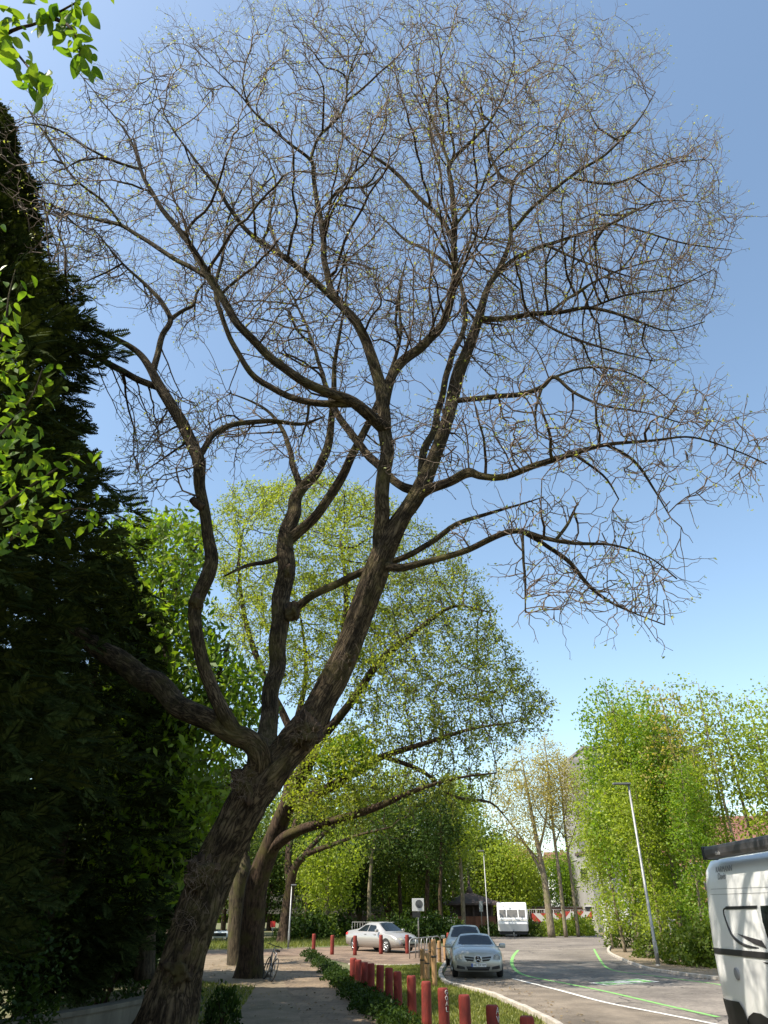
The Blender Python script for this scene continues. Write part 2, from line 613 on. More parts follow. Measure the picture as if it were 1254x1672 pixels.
def poly_points(poly, n, Yc, Yh, r, rnd=0.22):
    """points through a crown: its outline seen from the path, rounded in depth"""
    P = np.array(poly, float)
    lo, hi = P.min(0), P.max(0)
    xs, ys = np.zeros(0), np.zeros(0)
    while len(xs) < n:
        x = r.uniform(lo[0], hi[0], n * 2); y = r.uniform(lo[1], hi[1], n * 2)
        m = inpoly(x, y, poly)
        xs = np.concatenate([xs, x[m]]); ys = np.concatenate([ys, y[m]])
    xs, ys = xs[:n], ys[:n]
    size = min(hi - lo)
    k = np.clip(polydist(xs, ys, poly) / (rnd * size), 0.06, 1)
    k = np.sqrt(1 - (1 - k) ** 2)
    yc = Yc(xs, ys) if callable(Yc) else Yc
    Y = yc + Yh * k * r.uniform(-1, 1, n)
    return at_np(xs, ys, Y)
def limb_nodes(specs, sub=5, wscale=1.0):
    """specs: {name: (parent, [(px,py,width_px,Y), ...])}; returns 3-D paths and radii"""
    out = {}
    for nme, (par, pts) in specs.items():
        P = [at(q[0], q[1], q[3]) for q in pts]
        rad = [0.5 * q[2] * wscale / FPX * depth(p) for q, p in zip(pts, P)]
        p_, r_ = smooth_path(P, rad, sub)
        m_ = len(r_)
        if m_ > 8:
            r_ = [x if i < m_ * .6 else max(min(x, .01), x * (1 - .6 * ((i - m_ * .6) / (m_ * .4)) ** 1.2)) for i, x in enumerate(r_)]
        if par in out:
            q_ = min(out[par][1], key=lambda v: (v - p_[0]).length)
            sh_ = q_ - p_[0]
            for i in range(min(sub * 1 + 1, m_)):
                p_[i] = p_[i] + sh_ * (1 - i / (sub + 1)) ** 1.0
        out[nme] = (par, p_, r_)
    return out
def limbs_to_graph(limbs):
    P, par, rad = [], [], []
    for nme, (pa, pts, rr) in limbs.items():
        for i, p in enumerate(pts):
            if i == 0:
                if len(P) == 0:
                    par.append(-1)
                else:
                    d = ((np.array(P) - np.array(p)) ** 2).sum(1)
                    par.append(int(d.argmin()))
            else:
                par.append(len(P) - 1)
            P.append(tuple(p)); rad.append(rr[i])
    return np.array(P), np.array(par), np.array(rad)
def twig_shoots(P, par, rad, sel, r, n_each=(1, 3), seg=0.1, nseg=(2, 4), up=0.1, rt=0.004):
    """short zigzag shoots on the thin nodes"""
    nP, npar, nr = [], [], []
    base = len(P)
    for i in sel:
        d = P[i] - P[par[i]]
        d = d / (np.linalg.norm(d) + 1e-9)
        for k in range(r.integers(n_each[0], n_each[1] + 1)):
            v = r.normal(0, 1, 3); v = v - d * (v @ d); v = d * .75 + v / (np.linalg.norm(v) + 1e-9) * .75; v[2] += up
            v /= np.linalg.norm(v) + 1e-9
            cur = int(i); p = P[i].copy()
            m = r.integers(nseg[0], nseg[1] + 1)
            for s in range(m):
                v = v + r.normal(0, 0.2, 3)
                v /= np.linalg.norm(v)
                p = p + v * seg * r.uniform(0.7, 1.3)
                nP.append(p.copy()); npar.append(cur); nr.append(rt * (1 - 0.12 * s))
                cur = base + len(nP) - 1
    return np.vstack([P, np.array(nP)]), np.concatenate([par, np.array(npar, int)]), np.concatenate([rad, np.array(nr)])

def long_shoots(P, par, rad, sel, r, cen, seg=0.1, nseg=(4, 8), rt=0.0075, spur=.35):
    """long tapering twigs: zigzag from bud to bud, leaning outwards, with short side spurs"""
    nP, npar, nr = [], [], []
    base = len(P)
    for i in sel:
        d = P[i] - P[par[i]]
        d = d / (np.linalg.norm(d) + 1e-9)
        out = P[i] - cen; out /= np.linalg.norm(out) + 1e-9
        v = r.normal(0, 1, 3); v -= d * (v @ d); v /= np.linalg.norm(v) + 1e-9
        v = d * .7 + v * .65 + out * .35
        v /= np.linalg.norm(v)
        side = np.cross(v, r.normal(0, 1, 3)); side /= np.linalg.norm(side) + 1e-9
        cur = int(i); p = P[i].copy(); m = int(r.integers(nseg[0], nseg[1] + 1)); r0 = min(rt, rad[i] * .9)
        for s in range(m):
            v = v + r.normal(0, .1, 3); v[2] += .03; v /= np.linalg.norm(v)
            z = v + side * (.3 if s % 2 else -.3)
            p = p + z * seg * r.uniform(.7, 1.25)
            rr = r0 * (1 - .5 * (s + 1) / m)
            nP.append(p.copy()); npar.append(cur); nr.append(rr); cur = base + len(nP) - 1
            if s < m - 1 and r.random() < spur:
                w = v * .5 + side * (.8 if s % 2 else -.8) + r.normal(0, .25, 3); w /= np.linalg.norm(w)
                c2 = cur; q = p.copy()
                for t in range(int(r.integers(1, 4))):
                    w = w + r.normal(0, .22, 3); w /= np.linalg.norm(w)
                    q = q + w * seg * .8
                    nP.append(q.copy()); npar.append(c2); nr.append(rr * (.75 - .12 * t)); c2 = base + len(nP) - 1
    return np.vstack([P, np.array(nP)]), np.concatenate([par, np.array(npar, int)]), np.concatenate([rad, np.array(nr)])

# ------------------------------------------------------------------ the ground
M_ground = mat('ground_earth_grass', (0.085, 0.115, 0.03), 0.95, col2=(0.14, 0.11, 0.07), scale=0.35, detail=10, bump=0.6, bscale=30)
M_dirt = mat('packed_dirt', (0.24, 0.18, 0.125), 0.95, col2=(0.12, 0.095, 0.055), scale=0.9, detail=10, bump=0.5, bscale=25)
M_lawn = mat('lawn', (0.13, 0.165, 0.035), 0.95, col2=(0.22, 0.19, 0.075), scale=1.1, detail=9, bump=0.6, bscale=40)
M_asphalt = mat('asphalt', (0.19, 0.165, 0.142), 0.9, col2=(0.13, 0.112, 0.097), scale=1.3, detail=10, bump=0.35, bscale=120)
M_pavers = None
def paver_mat(name, c1, c2, mortar, scale, bw=0.5, rh=0.25, rot=0.0):
    m, nt, b = nodes_of(name)
    tc = nt.nodes.new('ShaderNodeTexCoord')
    mp = nt.nodes.new('ShaderNodeMapping'); mp.inputs['Rotation'].default_value = (0, 0, rot)
    nt.links.new(tc.outputs['Object'], mp.inputs[0])
    br = nt.nodes.new('ShaderNodeTexBrick')
    br.inputs['Scale'].default_value = scale
    br.inputs['Color1'].default_value = (*c1, 1); br.inputs['Color2'].default_value = (*c2, 1)
    br.inputs['Mortar'].default_value = (*mortar, 1)
    br.inputs['Mortar Size'].default_value = 0.012
    br.inputs['Brick Width'].default_value = bw; br.inputs['Row Height'].default_value = rh
    nt.links.new(mp.outputs[0], br.inputs['Vector'])
    nz = nt.nodes.new('ShaderNodeTexNoise'); nz.inputs['Scale'].default_value = 0.8; nz.inputs['Detail'].default_value = 9
    nt.links.new(tc.outputs['Object'], nz.inputs['Vector'])
    rp = nt.nodes.new('ShaderNodeValToRGB')
    rp.color_ramp.elements[0].color = (0.55, 0.52, 0.48, 1); rp.color_ramp.elements[0].position = 0.35
    rp.color_ramp.elements[1].color = (1.08, 1.05, 1.0, 1); rp.color_ramp.elements[1].position = 0.65
    nt.links.new(nz.outputs[0], rp.inputs[0])
    mx = nt.nodes.new('ShaderNodeMixRGB'); mx.blend_type = 'MULTIPLY'; mx.inputs[0].default_value = 1
    nt.links.new(br.outputs[0], mx.inputs[1]); nt.links.new(rp.outputs[0], mx.inputs[2])
    nt.links.new(mx.outputs[0], b.inputs['Base Color'])
    b.inputs['Roughness'].default_value = 0.9
    bp = nt.nodes.new('ShaderNodeBump'); bp.inputs['Strength'].default_value = 0.5; bp.inputs['Distance'].default_value = 0.01
    nt.links.new(br.outputs['Fac'], bp.inputs['Height']); bp.invert = True
    nt.links.new(bp.outputs[0], b.inputs['Normal'])
    return m
M_redpave = paver_mat('red_block_paving', (0.25, 0.175, 0.125), (0.19, 0.135, 0.10), (0.13, 0.10, 0.075), 4.0)
M_greypave = paver_mat('grey_block_paving', (0.245, 0.205, 0.165), (0.19, 0.16, 0.13), (0.11, 0.09, 0.065), 4.0, rot=0.6)
M_slab = paver_mat('path_slabs', (0.23, 0.17, 0.115), (0.185, 0.138, 0.095), (0.12, 0.10, 0.07), 1.0, bw=0.4, rh=0.4, rot=0.1)
M_kerb = mat('kerb_concrete', (0.40, 0.36, 0.31), 0.9, var=0.25, scale=5, bump=0.3, bscale=60)
def worn_paint(name, col):
    m, nt, b = nodes_of(name)
    tc = nt.nodes.new('ShaderNodeTexCoord')
    nz = nt.nodes.new('ShaderNodeTexNoise'); nz.inputs['Scale'].default_value = 7; nz.inputs['Detail'].default_value = 10; nz.inputs['Roughness'].default_value = .75
    nt.links.new(tc.outputs['Object'], nz.inputs['Vector'])
    rp = nt.nodes.new('ShaderNodeValToRGB')
    rp.color_ramp.elements[0].color = (*col, 1); rp.color_ramp.elements[0].position = .50
    rp.color_ramp.elements[1].color = (.17, .15, .13, 1); rp.color_ramp.elements[1].position = .68
    nt.links.new(nz.outputs[0], rp.inputs[0]); nt.links.new(rp.outputs[0], b.inputs['Base Color'])
    b.inputs['Roughness'].default_value = .8
    return m
M_white = worn_paint('road_white_paint', (.68, .66, .61))
M_greenpaint = worn_paint('road_green_paint', (.18, .43, .11))

def sheet(name, pix, z, m, kind='structure'):
    pts = [g(px, py) for px, py in pix]
    pts = [Vector((p.x, p.y, z)) for p in pts]
    # counter-clockwise so the face looks up
    ar = sum(pts[i].x * pts[(i + 1) % len(pts)].y - pts[(i + 1) % len(pts)].x * pts[i].y for i in range(len(pts)))
    if ar < 0: pts.reverse()
    o = MB().poly(pts).build(name, m)
    o['kind'] = kind
    return o
def sheet_xy(name, pts, z, m):
    pts = [Vector((p[0], p[1], z)) for p in pts]
    ar = sum(pts[i].x * pts[(i + 1) % len(pts)].y - pts[(i + 1) % len(pts)].x * pts[i].y for i in range(len(pts)))
    if ar < 0: pts.reverse()
    o = MB().poly(pts).build(name, m)
    o['kind'] = 'structure'
    return o
structure('ground', MB().poly([(-900, -300, 0), (900, -300, 0), (900, 1500, 0), (-900, 1500, 0)]), M_ground)
sheet_xy('dirt_track', [(-9, -6), (-0.6, -6), (-0.8, 8), (-1.7, 18), (-2.8, 26), (-4.0, 38), (-5.0, 43.5), (-11, 43.5), (-8.5, 30), (-6.5, 18), (-7, 8)], 0.004, M_dirt)
sheet_xy('path', [(-1.5, -6), (0.4, -6), (0.2, 10), (0.17, 18), (-1.0, 27), (-2.6, 36), (-3.6, 42.6), (-5.6, 43.2), (-4.3, 34), (-3.2, 27), (-1.7, 18), (-1.4, 8)], 0.008, M_slab)
# cross path / small square in red block paving, with the silver sedan on it
sheet_xy('paved_square', [(-40, 45), (-20, 43.6), (-8, 43.3), (-3.4, 42.2), (-1.5, 36.5), (0.9, 35.5), (2.7, 37.4), (3.6, 42), (4.2, 52), (3.0, 58), (-3, 53), (-8, 48.6), (-20, 49), (-40, 50)], 0.008, M_redpave)
# the verge between bollards and kerb
sheet_xy('grass_verge', [(0.9, 9), (2.9, 9), (3.45, 18.4), (2.9, 23.7), (1.95, 26.9), (2.05, 31.2), (2.7, 37.2), (0.9, 35.3), (-1.2, 35.6), (-1.25, 28), (-0.2, 24), (0.4, 18)], 0.012, M_lawn)
# parking lane, carriageway, far turning area, right pavement
wl = [g(*p) for p in ((1160, 1672), (985, 1637), (840, 1600))]
gl = [(1173, 1662), (1080, 1641), (990, 1620), (920, 1606), (868, 1596), (846, 1588), (836, 1575), (838, 1562), (846, 1552)]
gr = [(1180, 1610), (1165, 1607), (1110, 1600), (1050, 1592), (1010, 1587), (990, 1580), (980, 1568), (974, 1558), (970, 1550)]
sheet_xy('parking_lane', [(2.9, 9), (3.6, 18.4), (3.05, 23.7), (2.1, 26.9), (2.25, 31.2), (3.1, 38.3), (4.0, 44), (4.4, 56), (7.0, 58), (6.4, 44), (4.9, 33), (4.45, 28.6), (5.7, 21.9), (6.9, 18.0), (8.5, 12), (9, 6), (4, 2)], 0.008, M_greypave)
# worn asphalt: patches, stains and hairline cracks
def asphalt_mat():
    m, nt, b = nodes_of('worn_asphalt')
    tc = nt.nodes.new('ShaderNodeTexCoord')
    def nz(sc, det=8):
        n = nt.nodes.new('ShaderNodeTexNoise'); n.inputs['Scale'].default_value = sc; n.inputs['Detail'].default_value = det; n.inputs['Roughness'].default_value = .65
        nt.links.new(tc.outputs['Object'], n.inputs['Vector']); return n
    a, c = nz(.35), nz(9)
    r1 = nt.nodes.new('ShaderNodeValToRGB'); r1.color_ramp.elements[0].color = (.115, .098, .084, 1); r1.color_ramp.elements[1].color = (.225, .195, .165, 1); r1.color_ramp.elements[0].position = .38; r1.color_ramp.elements[1].position = .62
    nt.links.new(a.outputs[0], r1.inputs[0])
    r2 = nt.nodes.new('ShaderNodeValToRGB'); r2.color_ramp.elements[0].color = (.7, .7, .7, 1); r2.color_ramp.elements[1].color = (1.2, 1.2, 1.2, 1); r2.color_ramp.elements[0].position = .35; r2.color_ramp.elements[1].position = .65
    nt.links.new(c.outputs[0], r2.inputs[0])
    mx = nt.nodes.new('ShaderNodeMixRGB'); mx.blend_type = 'MULTIPLY'; mx.inputs[0].default_value = 1
    nt.links.new(r1.outputs[0], mx.inputs[1]); nt.links.new(r2.outputs[0], mx.inputs[2])
    vo = nt.nodes.new('ShaderNodeTexVoronoi'); vo.feature = 'DISTANCE_TO_EDGE'; vo.inputs['Scale'].default_value = .28
    ds = nz(1.2); va = nt.nodes.new('ShaderNodeVectorMath'); va.operation = 'ADD'
    nt.links.new(tc.outputs['Object'], va.inputs[0]); nt.links.new(ds.outputs[1], va.inputs[1]); nt.links.new(va.outputs[0], vo.inputs['Vector'])
    lt = nt.nodes.new('ShaderNodeMath'); lt.operation = 'LESS_THAN'; lt.inputs[1].default_value = .008; nt.links.new(vo.outputs['Distance'], lt.inputs[0])
    m2 = nt.nodes.new('ShaderNodeMixRGB'); m2.inputs[2].default_value = (.05, .043, .037, 1)
    nt.links.new(lt.outputs[0], m2.inputs[0]); nt.links.new(mx.outputs[0], m2.inputs[1])
    nt.links.new(m2.outputs[0], b.inputs['Base Color']); b.inputs['Roughness'].default_value = .92
    return m
M_asphalt = asphalt_mat()
sheet_xy('road', [(9, 2), (9.0, 6), (8.5, 12), (6.9, 18.0), (5.7, 21.9), (4.45, 28.6), (4.9, 33), (6.4, 44), (7.0, 58), (9.5, 72), (12, 84), (22, 84), (19.3, 71.5), (16.3, 58.6), (12.5, 46), (11.1, 38.3), (10.5, 33), (11.5, 28.7), (14.5, 22), (17, 12), (17, 2)], 0.012, M_asphalt)
sheet_xy('pavement', [(17.2, 2), (17.2, 12), (14.7, 22), (11.7, 28.7), (10.7, 33), (11.3, 38.3), (12.7, 46), (16.5, 58.6), (19.5, 71.5), (22.2, 84), (30, 84), (23, 60), (18.5, 47), (17, 40), (16, 34), (19, 28), (24, 12), (24, 2)], 0.02, M_dirt)
def ribbon(name, pix, w, z, m):
    P = [g(*p) for p in pix]
    P, _ = smooth_path(P, [0] * len(P), 5)
    V, Fs = [], []
    for i, p in enumerate(P):
        d = (P[min(i + 1, len(P) - 1)] - P[max(i - 1, 0)]).normalized()
        n_ = Vector((-d.y, d.x, 0)) * w / 2
        V += [(p.x + n_.x, p.y + n_.y, z), (p.x - n_.x, p.y - n_.y, z)]
    for i in range(len(P) - 1):
        Fs.append((2 * i, 2 * i + 1, 2 * i + 3, 2 * i + 2))
    b = MB().add(V, Fs)
    return structure(name, b, m)
ribbon('white_lane_line', [(1200, 1681), (1160, 1672), (1070, 1654), (985, 1637), (910, 1617), (838, 1599)], 0.14, 0.018, M_white)
ribbon('green_lane_line', gl, 0.15, 0.018, M_greenpaint)
ribbon('green_edge_line', gr, 0.11, 0.018, M_greenpaint)
# charging bay sign painted on the road: white frame, green field, white car symbol
c0, c1, c2, c3 = [g(*p) for p in ((962, 1606), (1042, 1599), (1078, 1604), (992, 1610))]
def bil(u, v, z):
    p = (c0 * (1 - u) + c1 * u) * (1 - v) + (c3 * (1 - u) + c2 * u) * v
    return (p.x, p.y, z)
ps = thing('painted_road_sign', 'green and white charging sign painted on the asphalt', 'road marking', (c0 + c2) / 2)
def pchild(name, uv, z, m):
    o = MB().poly([Vector(bil(u, v, z)) - (c0 + c2) / 2 for u, v in uv]).build(name, m, ps)
    return o
pchild('frame', [(0, 0), (0, 1), (1, 1), (1, 0)], 0.018, M_white)
pchild('field', [(.06, .09), (.06, .91), (.94, .91), (.94, .09)], 0.021, M_greenpaint)
pchild('car_symbol', [(.28, .35), (.28, .75), (.40, .75), (.44, .9), (.5, .75), (.62, .75), (.66, .9), (.72, .75), (.8, .7), (.8, .5), (.68, .42), (.6, .2), (.42, .2), (.36, .35)], 0.024, M_white)
pchild('plug_symbol', [(.12, .3), (.12, .45), (.2, .45), (.2, .6), (.26, .6), (.26, .3)], 0.024, M_white)

def kerb(name, label, pts, w=0.14, h=0.11, seg=1.0):
    """one kerb line, each kerb stone a piece of its own"""
    P, _ = smooth_path([Vector((*p, 0)) for p in pts], [0] * len(pts), 6)
    root = MB().tube([p + Vector((0, 0, -0.03)) for p in P], 0.05, 4).build(name, M_kerb)
    root['kind'] = 'structure'
    # walk by arc length
    acc, i = 0.0, 0
    cur = P[0]
    st = MB().box((0, 0, h / 2 - 0.02), (seg - 0.015, w, h + 0.04), bev=0.018).mesh('kerb_stone')
    st.materials.append(M_kerb)
    dist = [0.0]
    for a, b in zip(P[:-1], P[1:]):
        dist.append(dist[-1] + (b - a).length)
    def pos(s):
        for k in range(len(P) - 1):
            if dist[k + 1] >= s:
                t = (s - dist[k]) / max(1e-6, dist[k + 1] - dist[k])
                return P[k].lerp(P[k + 1], t)
        return P[-1]
    s = 0.0
    while s + seg < dist[-1]:
        a, b = pos(s), pos(s + seg)
        o = bpy.data.objects.new('kerb_stone', st)
        C.objects.link(o)
        o.parent = root
        o.location = (a + b) / 2 + Vector((0, 0, random.uniform(-0.012, 0.006)))
        d = b - a
        o.rotation_euler = (0, random.uniform(-.006, .006), math.atan2(d.y, d.x) + random.uniform(-.012, .012))
        s += seg
    return root
kerb('kerb', '', [(3.52, 16.5), (3.52, 18.4), (2.97, 23.7), (2.15, 26.2), (1.98, 27.6), (2.12, 31.2), (2.85, 37.3), (3.5, 41.5)])
kerb('kerb', '', [(17.1, 12), (14.6, 22), (12.6, 26.6), (11.2, 29.4), (10.6, 32.6), (10.85, 36), (11.2, 38.3), (12.6, 46), (16.4, 58.6), (19.4, 71.5)])
kerb('kerb', '', [(-1.55, 36.1), (-0.3, 35.6), (0.9, 35.3), (2.6, 37.2)], h=0.06)

# low boundary wall at the foot of the big tree
M_wall = mat('wall_render', (0.17, 0.15, 0.11), 0.95, col2=(0.06, 0.05, 0.035), scale=2.2, detail=10, bump=0.5, bscale=35, stretch=(1, 1, 0.35))
wp = [(-9.5, 9.5), (-7.6, 12.0), (-6.1, 14.2), (-5.2, 16.5), (-4.75, 19.0)]
wt = thing('garden_wall', 'low weathered rendered wall with coping running behind the leaning trunk', 'wall', (-6.1, 14.2, 0))
for nm, w_, z0, z1, m_ in (('wall_body', 0.24, -0.1, 0.46, M_wall), ('coping', 0.32, 0.455, 0.53, M_wall)):
    P, _ = smooth_path([Vector((*p, 0)) for p in wp], [0] * 5, 6)
    V, Fs = [], []
    for i, p in enumerate(P):
        d = (P[min(i + 1, len(P) - 1)] - P[max(i - 1, 0)]).normalized()
        n_ = Vector((-d.y, d.x, 0)) * w_ / 2
        q = p - Vector((-6.1, 14.2, 0))
        V += [q + n_ + Vector((0, 0, z0)), q - n_ + Vector((0, 0, z0)), q - n_ + Vector((0, 0, z1)), q + n_ + Vector((0, 0, z1))]
    for i in range(len(P) - 1):
        for k in range(4):
            k2 = (k + 1) % 4
            Fs.append((4 * i + k, 4 * i + k2, 4 * i + 4 + k2, 4 * i + 4 + k))
    e = 4 * (len(P) - 1)
    Fs += [(3, 2, 1, 0), (e, e + 1, e + 2, e + 3)]
    MB().add(V, Fs).build(nm, m_, wt)

# ------------------------------------------------------------------ the great leaning tree, just breaking bud
S = {}
S['trunk'] = (None, [(240, 1815, 215, 10.65), (252, 1740, 150, 10.6), (268, 1672, 116, 10.5), (293, 1580, 98, 10.5), (324, 1490, 92, 10.45), (358, 1400, 80, 10.4),
    (398, 1325, 78, 10.35), (430, 1270, 80, 10.3), (468, 1228, 70, 10.25), (500, 1188, 62, 10.2), (532, 1130, 54, 10.2), (562, 1070, 53, 10.15),
    (590, 1000, 50, 10.1), (612, 940, 49, 10.0), (632, 890, 46, 9.95), (656, 845, 36, 9.9), (684, 803, 32, 9.85), (710, 745, 26, 9.9), (732, 680, 27, 10.0),
    (746, 620, 25, 10.1), (766, 568, 22, 10.2), (782, 520, 19, 10.3), (796, 470, 15, 10.4), (818, 432, 13, 10.5), (834, 388, 11, 10.5), (832, 340, 10, 10.5),
    (842, 290, 8, 10.4), (872, 268, 6.5, 10.3), (902, 240, 5.5, 10.2), (915, 200, 4.5, 10.1), (940, 150, 3.5, 10)])
S['limb_left_low'] = ('trunk', [(425, 1285, 60, 10.3), (428, 1238, 50, 10.1), (405, 1208, 44, 9.95), (370, 1193, 42, 9.9), (310, 1160, 43, 10.2), (250, 1120, 44, 10.5), (200, 1082, 44, 10.8), (140, 1040, 40, 11.1), (90, 1000, 30, 11.3), (50, 950, 18, 11.5)])
S['limb_left_up'] = ('limb_left_low', [(385, 1200, 34, 9.85), (366, 1175, 31, 9.8), (345, 1130, 27, 9.75), (326, 1060, 26, 9.7), (318, 990, 28, 9.65), (338, 940, 30, 9.6), (344, 905, 27, 9.6), (337, 860, 22, 9.55), (327, 800, 22, 9.5), (322, 750, 25, 9.45), (298, 692, 24, 9.35), (268, 643, 22, 9.3), (250, 608, 18, 9.25), (225, 575, 14, 9.2), (190, 553, 12.5, 9.1), (150, 535, 12, 9.0), (118, 518, 10, 8.9), (80, 480, 7, 8.8), (40, 440, 5, 8.7)])
S['l2'] = ('limb_left_up', [(262, 636, 15, 9.3), (220, 617, 14, 9.3), (170, 590, 13.5, 9.4), (130, 570, 13, 9.5), (80, 548, 10, 9.7), (20, 520, 7, 9.9)])
S['l3'] = ('limb_left_up', [(250, 608, 15, 9.25), (258, 575, 13, 9.3), (266, 545, 12, 9.4), (278, 522, 11, 9.5), (262, 490, 9, 9.5), (240, 468, 8, 9.5), (200, 430, 6, 9.4), (150, 370, 4.5, 9.2)])
S['l4'] = ('l3', [(278, 522, 10, 9.5), (298, 508, 8, 9.6), (316, 498, 7, 9.7), (322, 478, 6, 9.8), (335, 460, 5, 9.9)])
S['l5'] = ('limb_left_up', [(326, 752, 15, 9.45), (350, 712, 12.5, 9.6), (390, 691, 11, 9.8), (440, 687, 10, 10.1), (492, 692, 9, 10.4), (530, 680, 7, 10.8)])
S['limb_mid'] = ('trunk', [(425, 1262, 50, 10.4), (434, 1205, 42, 10.8), (442, 1150, 34, 11.0), (450, 1080, 33, 11.2), (462, 1000, 37, 11.3), (467, 930, 35, 11.4), (474, 870, 33, 11.5), (482, 825, 29, 11.6), (497, 793, 24, 11.6), (518, 768, 20, 11.6), (534, 735, 18, 11.6), (541, 690, 15, 11.5), (545, 620, 12, 11.4), (549, 570, 10, 11.3), (560, 520, 8, 11.2), (567, 460, 7, 11.0), (560, 400, 5, 10.8)])
S['m2'] = ('limb_mid', [(476, 884, 24, 11.5), (512, 848, 21, 11.4), (547, 795, 20, 11.3), (573, 748, 17, 11.2), (598, 695, 14, 11.1), (618, 655, 12, 11.1), (640, 600, 9, 11.2), (655, 540, 8, 11.3), (650, 480, 7, 11.4), (665, 420, 5, 11.5)])
S['m3'] = ('limb_mid', [(488, 800, 17, 11.6), (479, 765, 13, 11.7), (473, 730, 11, 11.9), (455, 690, 8, 12.1), (420, 660, 6, 12.3), (370, 640, 4, 12.4)])
S['m4'] = ('limb_mid', [(470, 905, 14, 11.4), (440, 915, 10, 11.2), (400, 925, 8, 11.0), (365, 942, 6, 10.8)])
S['cross_low'] = ('limb_mid', [(464, 1012, 20, 11.3), (503, 978, 16, 11.1), (548, 955, 16, 10.9), (600, 930, 15, 10.6), (655, 914, 13, 10.3), (700, 888, 12, 10.0), (745, 857, 11, 9.8), (800, 838, 9, 9.6), (850, 824, 7, 9.4), (885, 812, 5, 9.3)])
S['limb_right_low'] = ('trunk', [(624, 925, 20, 9.98), (650, 928, 17, 9.8), (690, 920, 14, 9.6), (745, 905, 13, 9.4), (800, 882, 13, 9.2), (845, 868, 12, 9.1), (888, 878, 10, 9.0), (940, 886, 8.5, 8.9), (1000, 890, 6.5, 8.8), (1060, 910, 5, 8.7), (1105, 945, 3, 8.6)])
S['r_low2'] = ('limb_right_low', [(850, 872, 9, 9.1), (890, 890, 9, 9.15), (930, 918, 9, 9.2), (963, 958, 8, 9.3), (1000, 985, 5.5, 9.4), (1045, 1005, 4, 9.5), (1085, 1020, 3, 9.5)])
S['r_low3'] = ('limb_right_low', [(850, 870, 6, 9.1), (853, 910, 5.5, 9.0), (857, 955, 5, 9.0), (858, 1000, 3, 9.0)])
S['r_low4'] = ('limb_right_low', [(905, 879, 7, 9.0), (930, 850, 6, 9.1), (944, 820, 4, 9.2)])
S['limb_up'] = ('trunk', [(628, 905, 38, 9.95), (622, 850, 31, 9.85), (627, 780, 28, 9.8), (630, 715, 26, 9.75), (628, 660, 25, 9.7), (612, 605, 23, 9.65), (600, 560, 21, 9.6), (582, 527, 19, 9.5), (558, 500, 17, 9.4), (541, 472, 14, 9.4), (530, 420, 12, 9.4), (524, 360, 10.5, 9.4), (512, 290, 9.5, 9.3), (507, 262, 8, 9.2), (470, 232, 7, 9.0), (420, 188, 6, 8.8), (388, 150, 5, 8.6), (350, 112, 4, 8.4), (310, 70, 3, 8.3)])
S['u2'] = ('limb_up', [(565, 508, 15, 9.4), (510, 457, 13.5, 9.3), (459, 416, 12, 9.2), (408, 380, 10, 9.1), (378, 345, 8, 9.0), (350, 300, 6, 8.8), (310, 250, 5, 8.6), (270, 190, 4, 8.4), (250, 120, 3, 8.3)])
S['u3'] = ('limb_up', [(508, 262, 7, 9.2), (520, 225, 6, 9.1), (560, 180, 5, 9.0), (570, 120, 4, 8.9), (600, 50, 3, 8.8)])
S['limb_left_long'] = ('limb_up', [(630, 700, 26, 9.75), (588, 664, 24, 9.5), (530, 640, 19, 9.2), (480, 613, 18, 9.0), (430, 573, 16.5, 8.8), (390, 530, 15.5, 8.6), (360, 482, 15, 8.5), (332, 435, 14, 8.4), (300, 385, 12, 8.3), (265, 340, 10, 8.2), (237, 295, 8.5, 8.1), (222, 250, 7, 8.0), (205, 215, 5.5, 7.9), (170, 170, 4.5, 7.8), (130, 120, 3.5, 7.7)])
S['ll2'] = ('limb_left_long', [(580, 660, 18, 9.5), (540, 661, 16, 9.45), (480, 650, 14, 9.5), (430, 626, 12.5, 9.5), (397, 592, 11.5, 9.4), (375, 550, 10.5, 9.3), (360, 510, 9.5, 9.2), (352, 470, 8.5, 9.2), (365, 410, 7, 9.2), (372, 360, 6, 9.2), (395, 310, 4.5, 9.2), (420, 270, 4, 9.1)])
S['ll3'] = ('limb_left_long', [(345, 460, 11, 8.5), (300, 432, 10, 8.6), (250, 400, 9, 8.7), (200, 370, 7.5, 8.8), (165, 360, 6.5, 8.9), (110, 345, 5.5, 9.0), (50, 320, 4.5, 9.1), (0, 290, 3.5, 9.2)])
S['ll4'] = ('ll3', [(205, 372, 6, 8.8), (170, 330, 5, 8.6), (120, 290, 4.5, 8.4), (80, 230, 3.5, 8.2), (40, 170, 3, 8.1)])
S['ll5'] = ('limb_left_long', [(232, 280, 6, 8.1), (190, 265, 5.5, 8.0), (140, 240, 4.5, 7.9), (90, 210, 4, 7.8), (40, 200, 3, 7.7)])
S['stub_cross'] = ('trunk', [(692, 812, 22, 9.85), (655, 793, 17, 10.1), (610, 755, 18, 10.5), (575, 712, 17, 10.8), (553, 680, 15, 11.0), (535, 640, 12, 11.4), (520, 590, 10, 11.8), (500, 530, 8, 12.2), (470, 470, 6, 12.5)])
S['limb_up_right'] = ('limb_up', [(629, 655, 22, 9.7), (642, 612, 19, 9.7), (668, 582, 19, 9.75), (700, 556, 17.5, 9.8), (722, 528, 17, 9.85), (736, 488, 16, 9.9), (742, 440, 14.5, 9.9), (741, 400, 13, 9.85), (742, 360, 12, 9.8), (736, 300, 10, 9.7), (734, 268, 8.5, 9.6), (770, 230, 7, 9.4), (800, 198, 6, 9.3), (825, 150, 5, 9.2), (840, 90, 4, 9.1), (830, 30, 3, 9.0)])
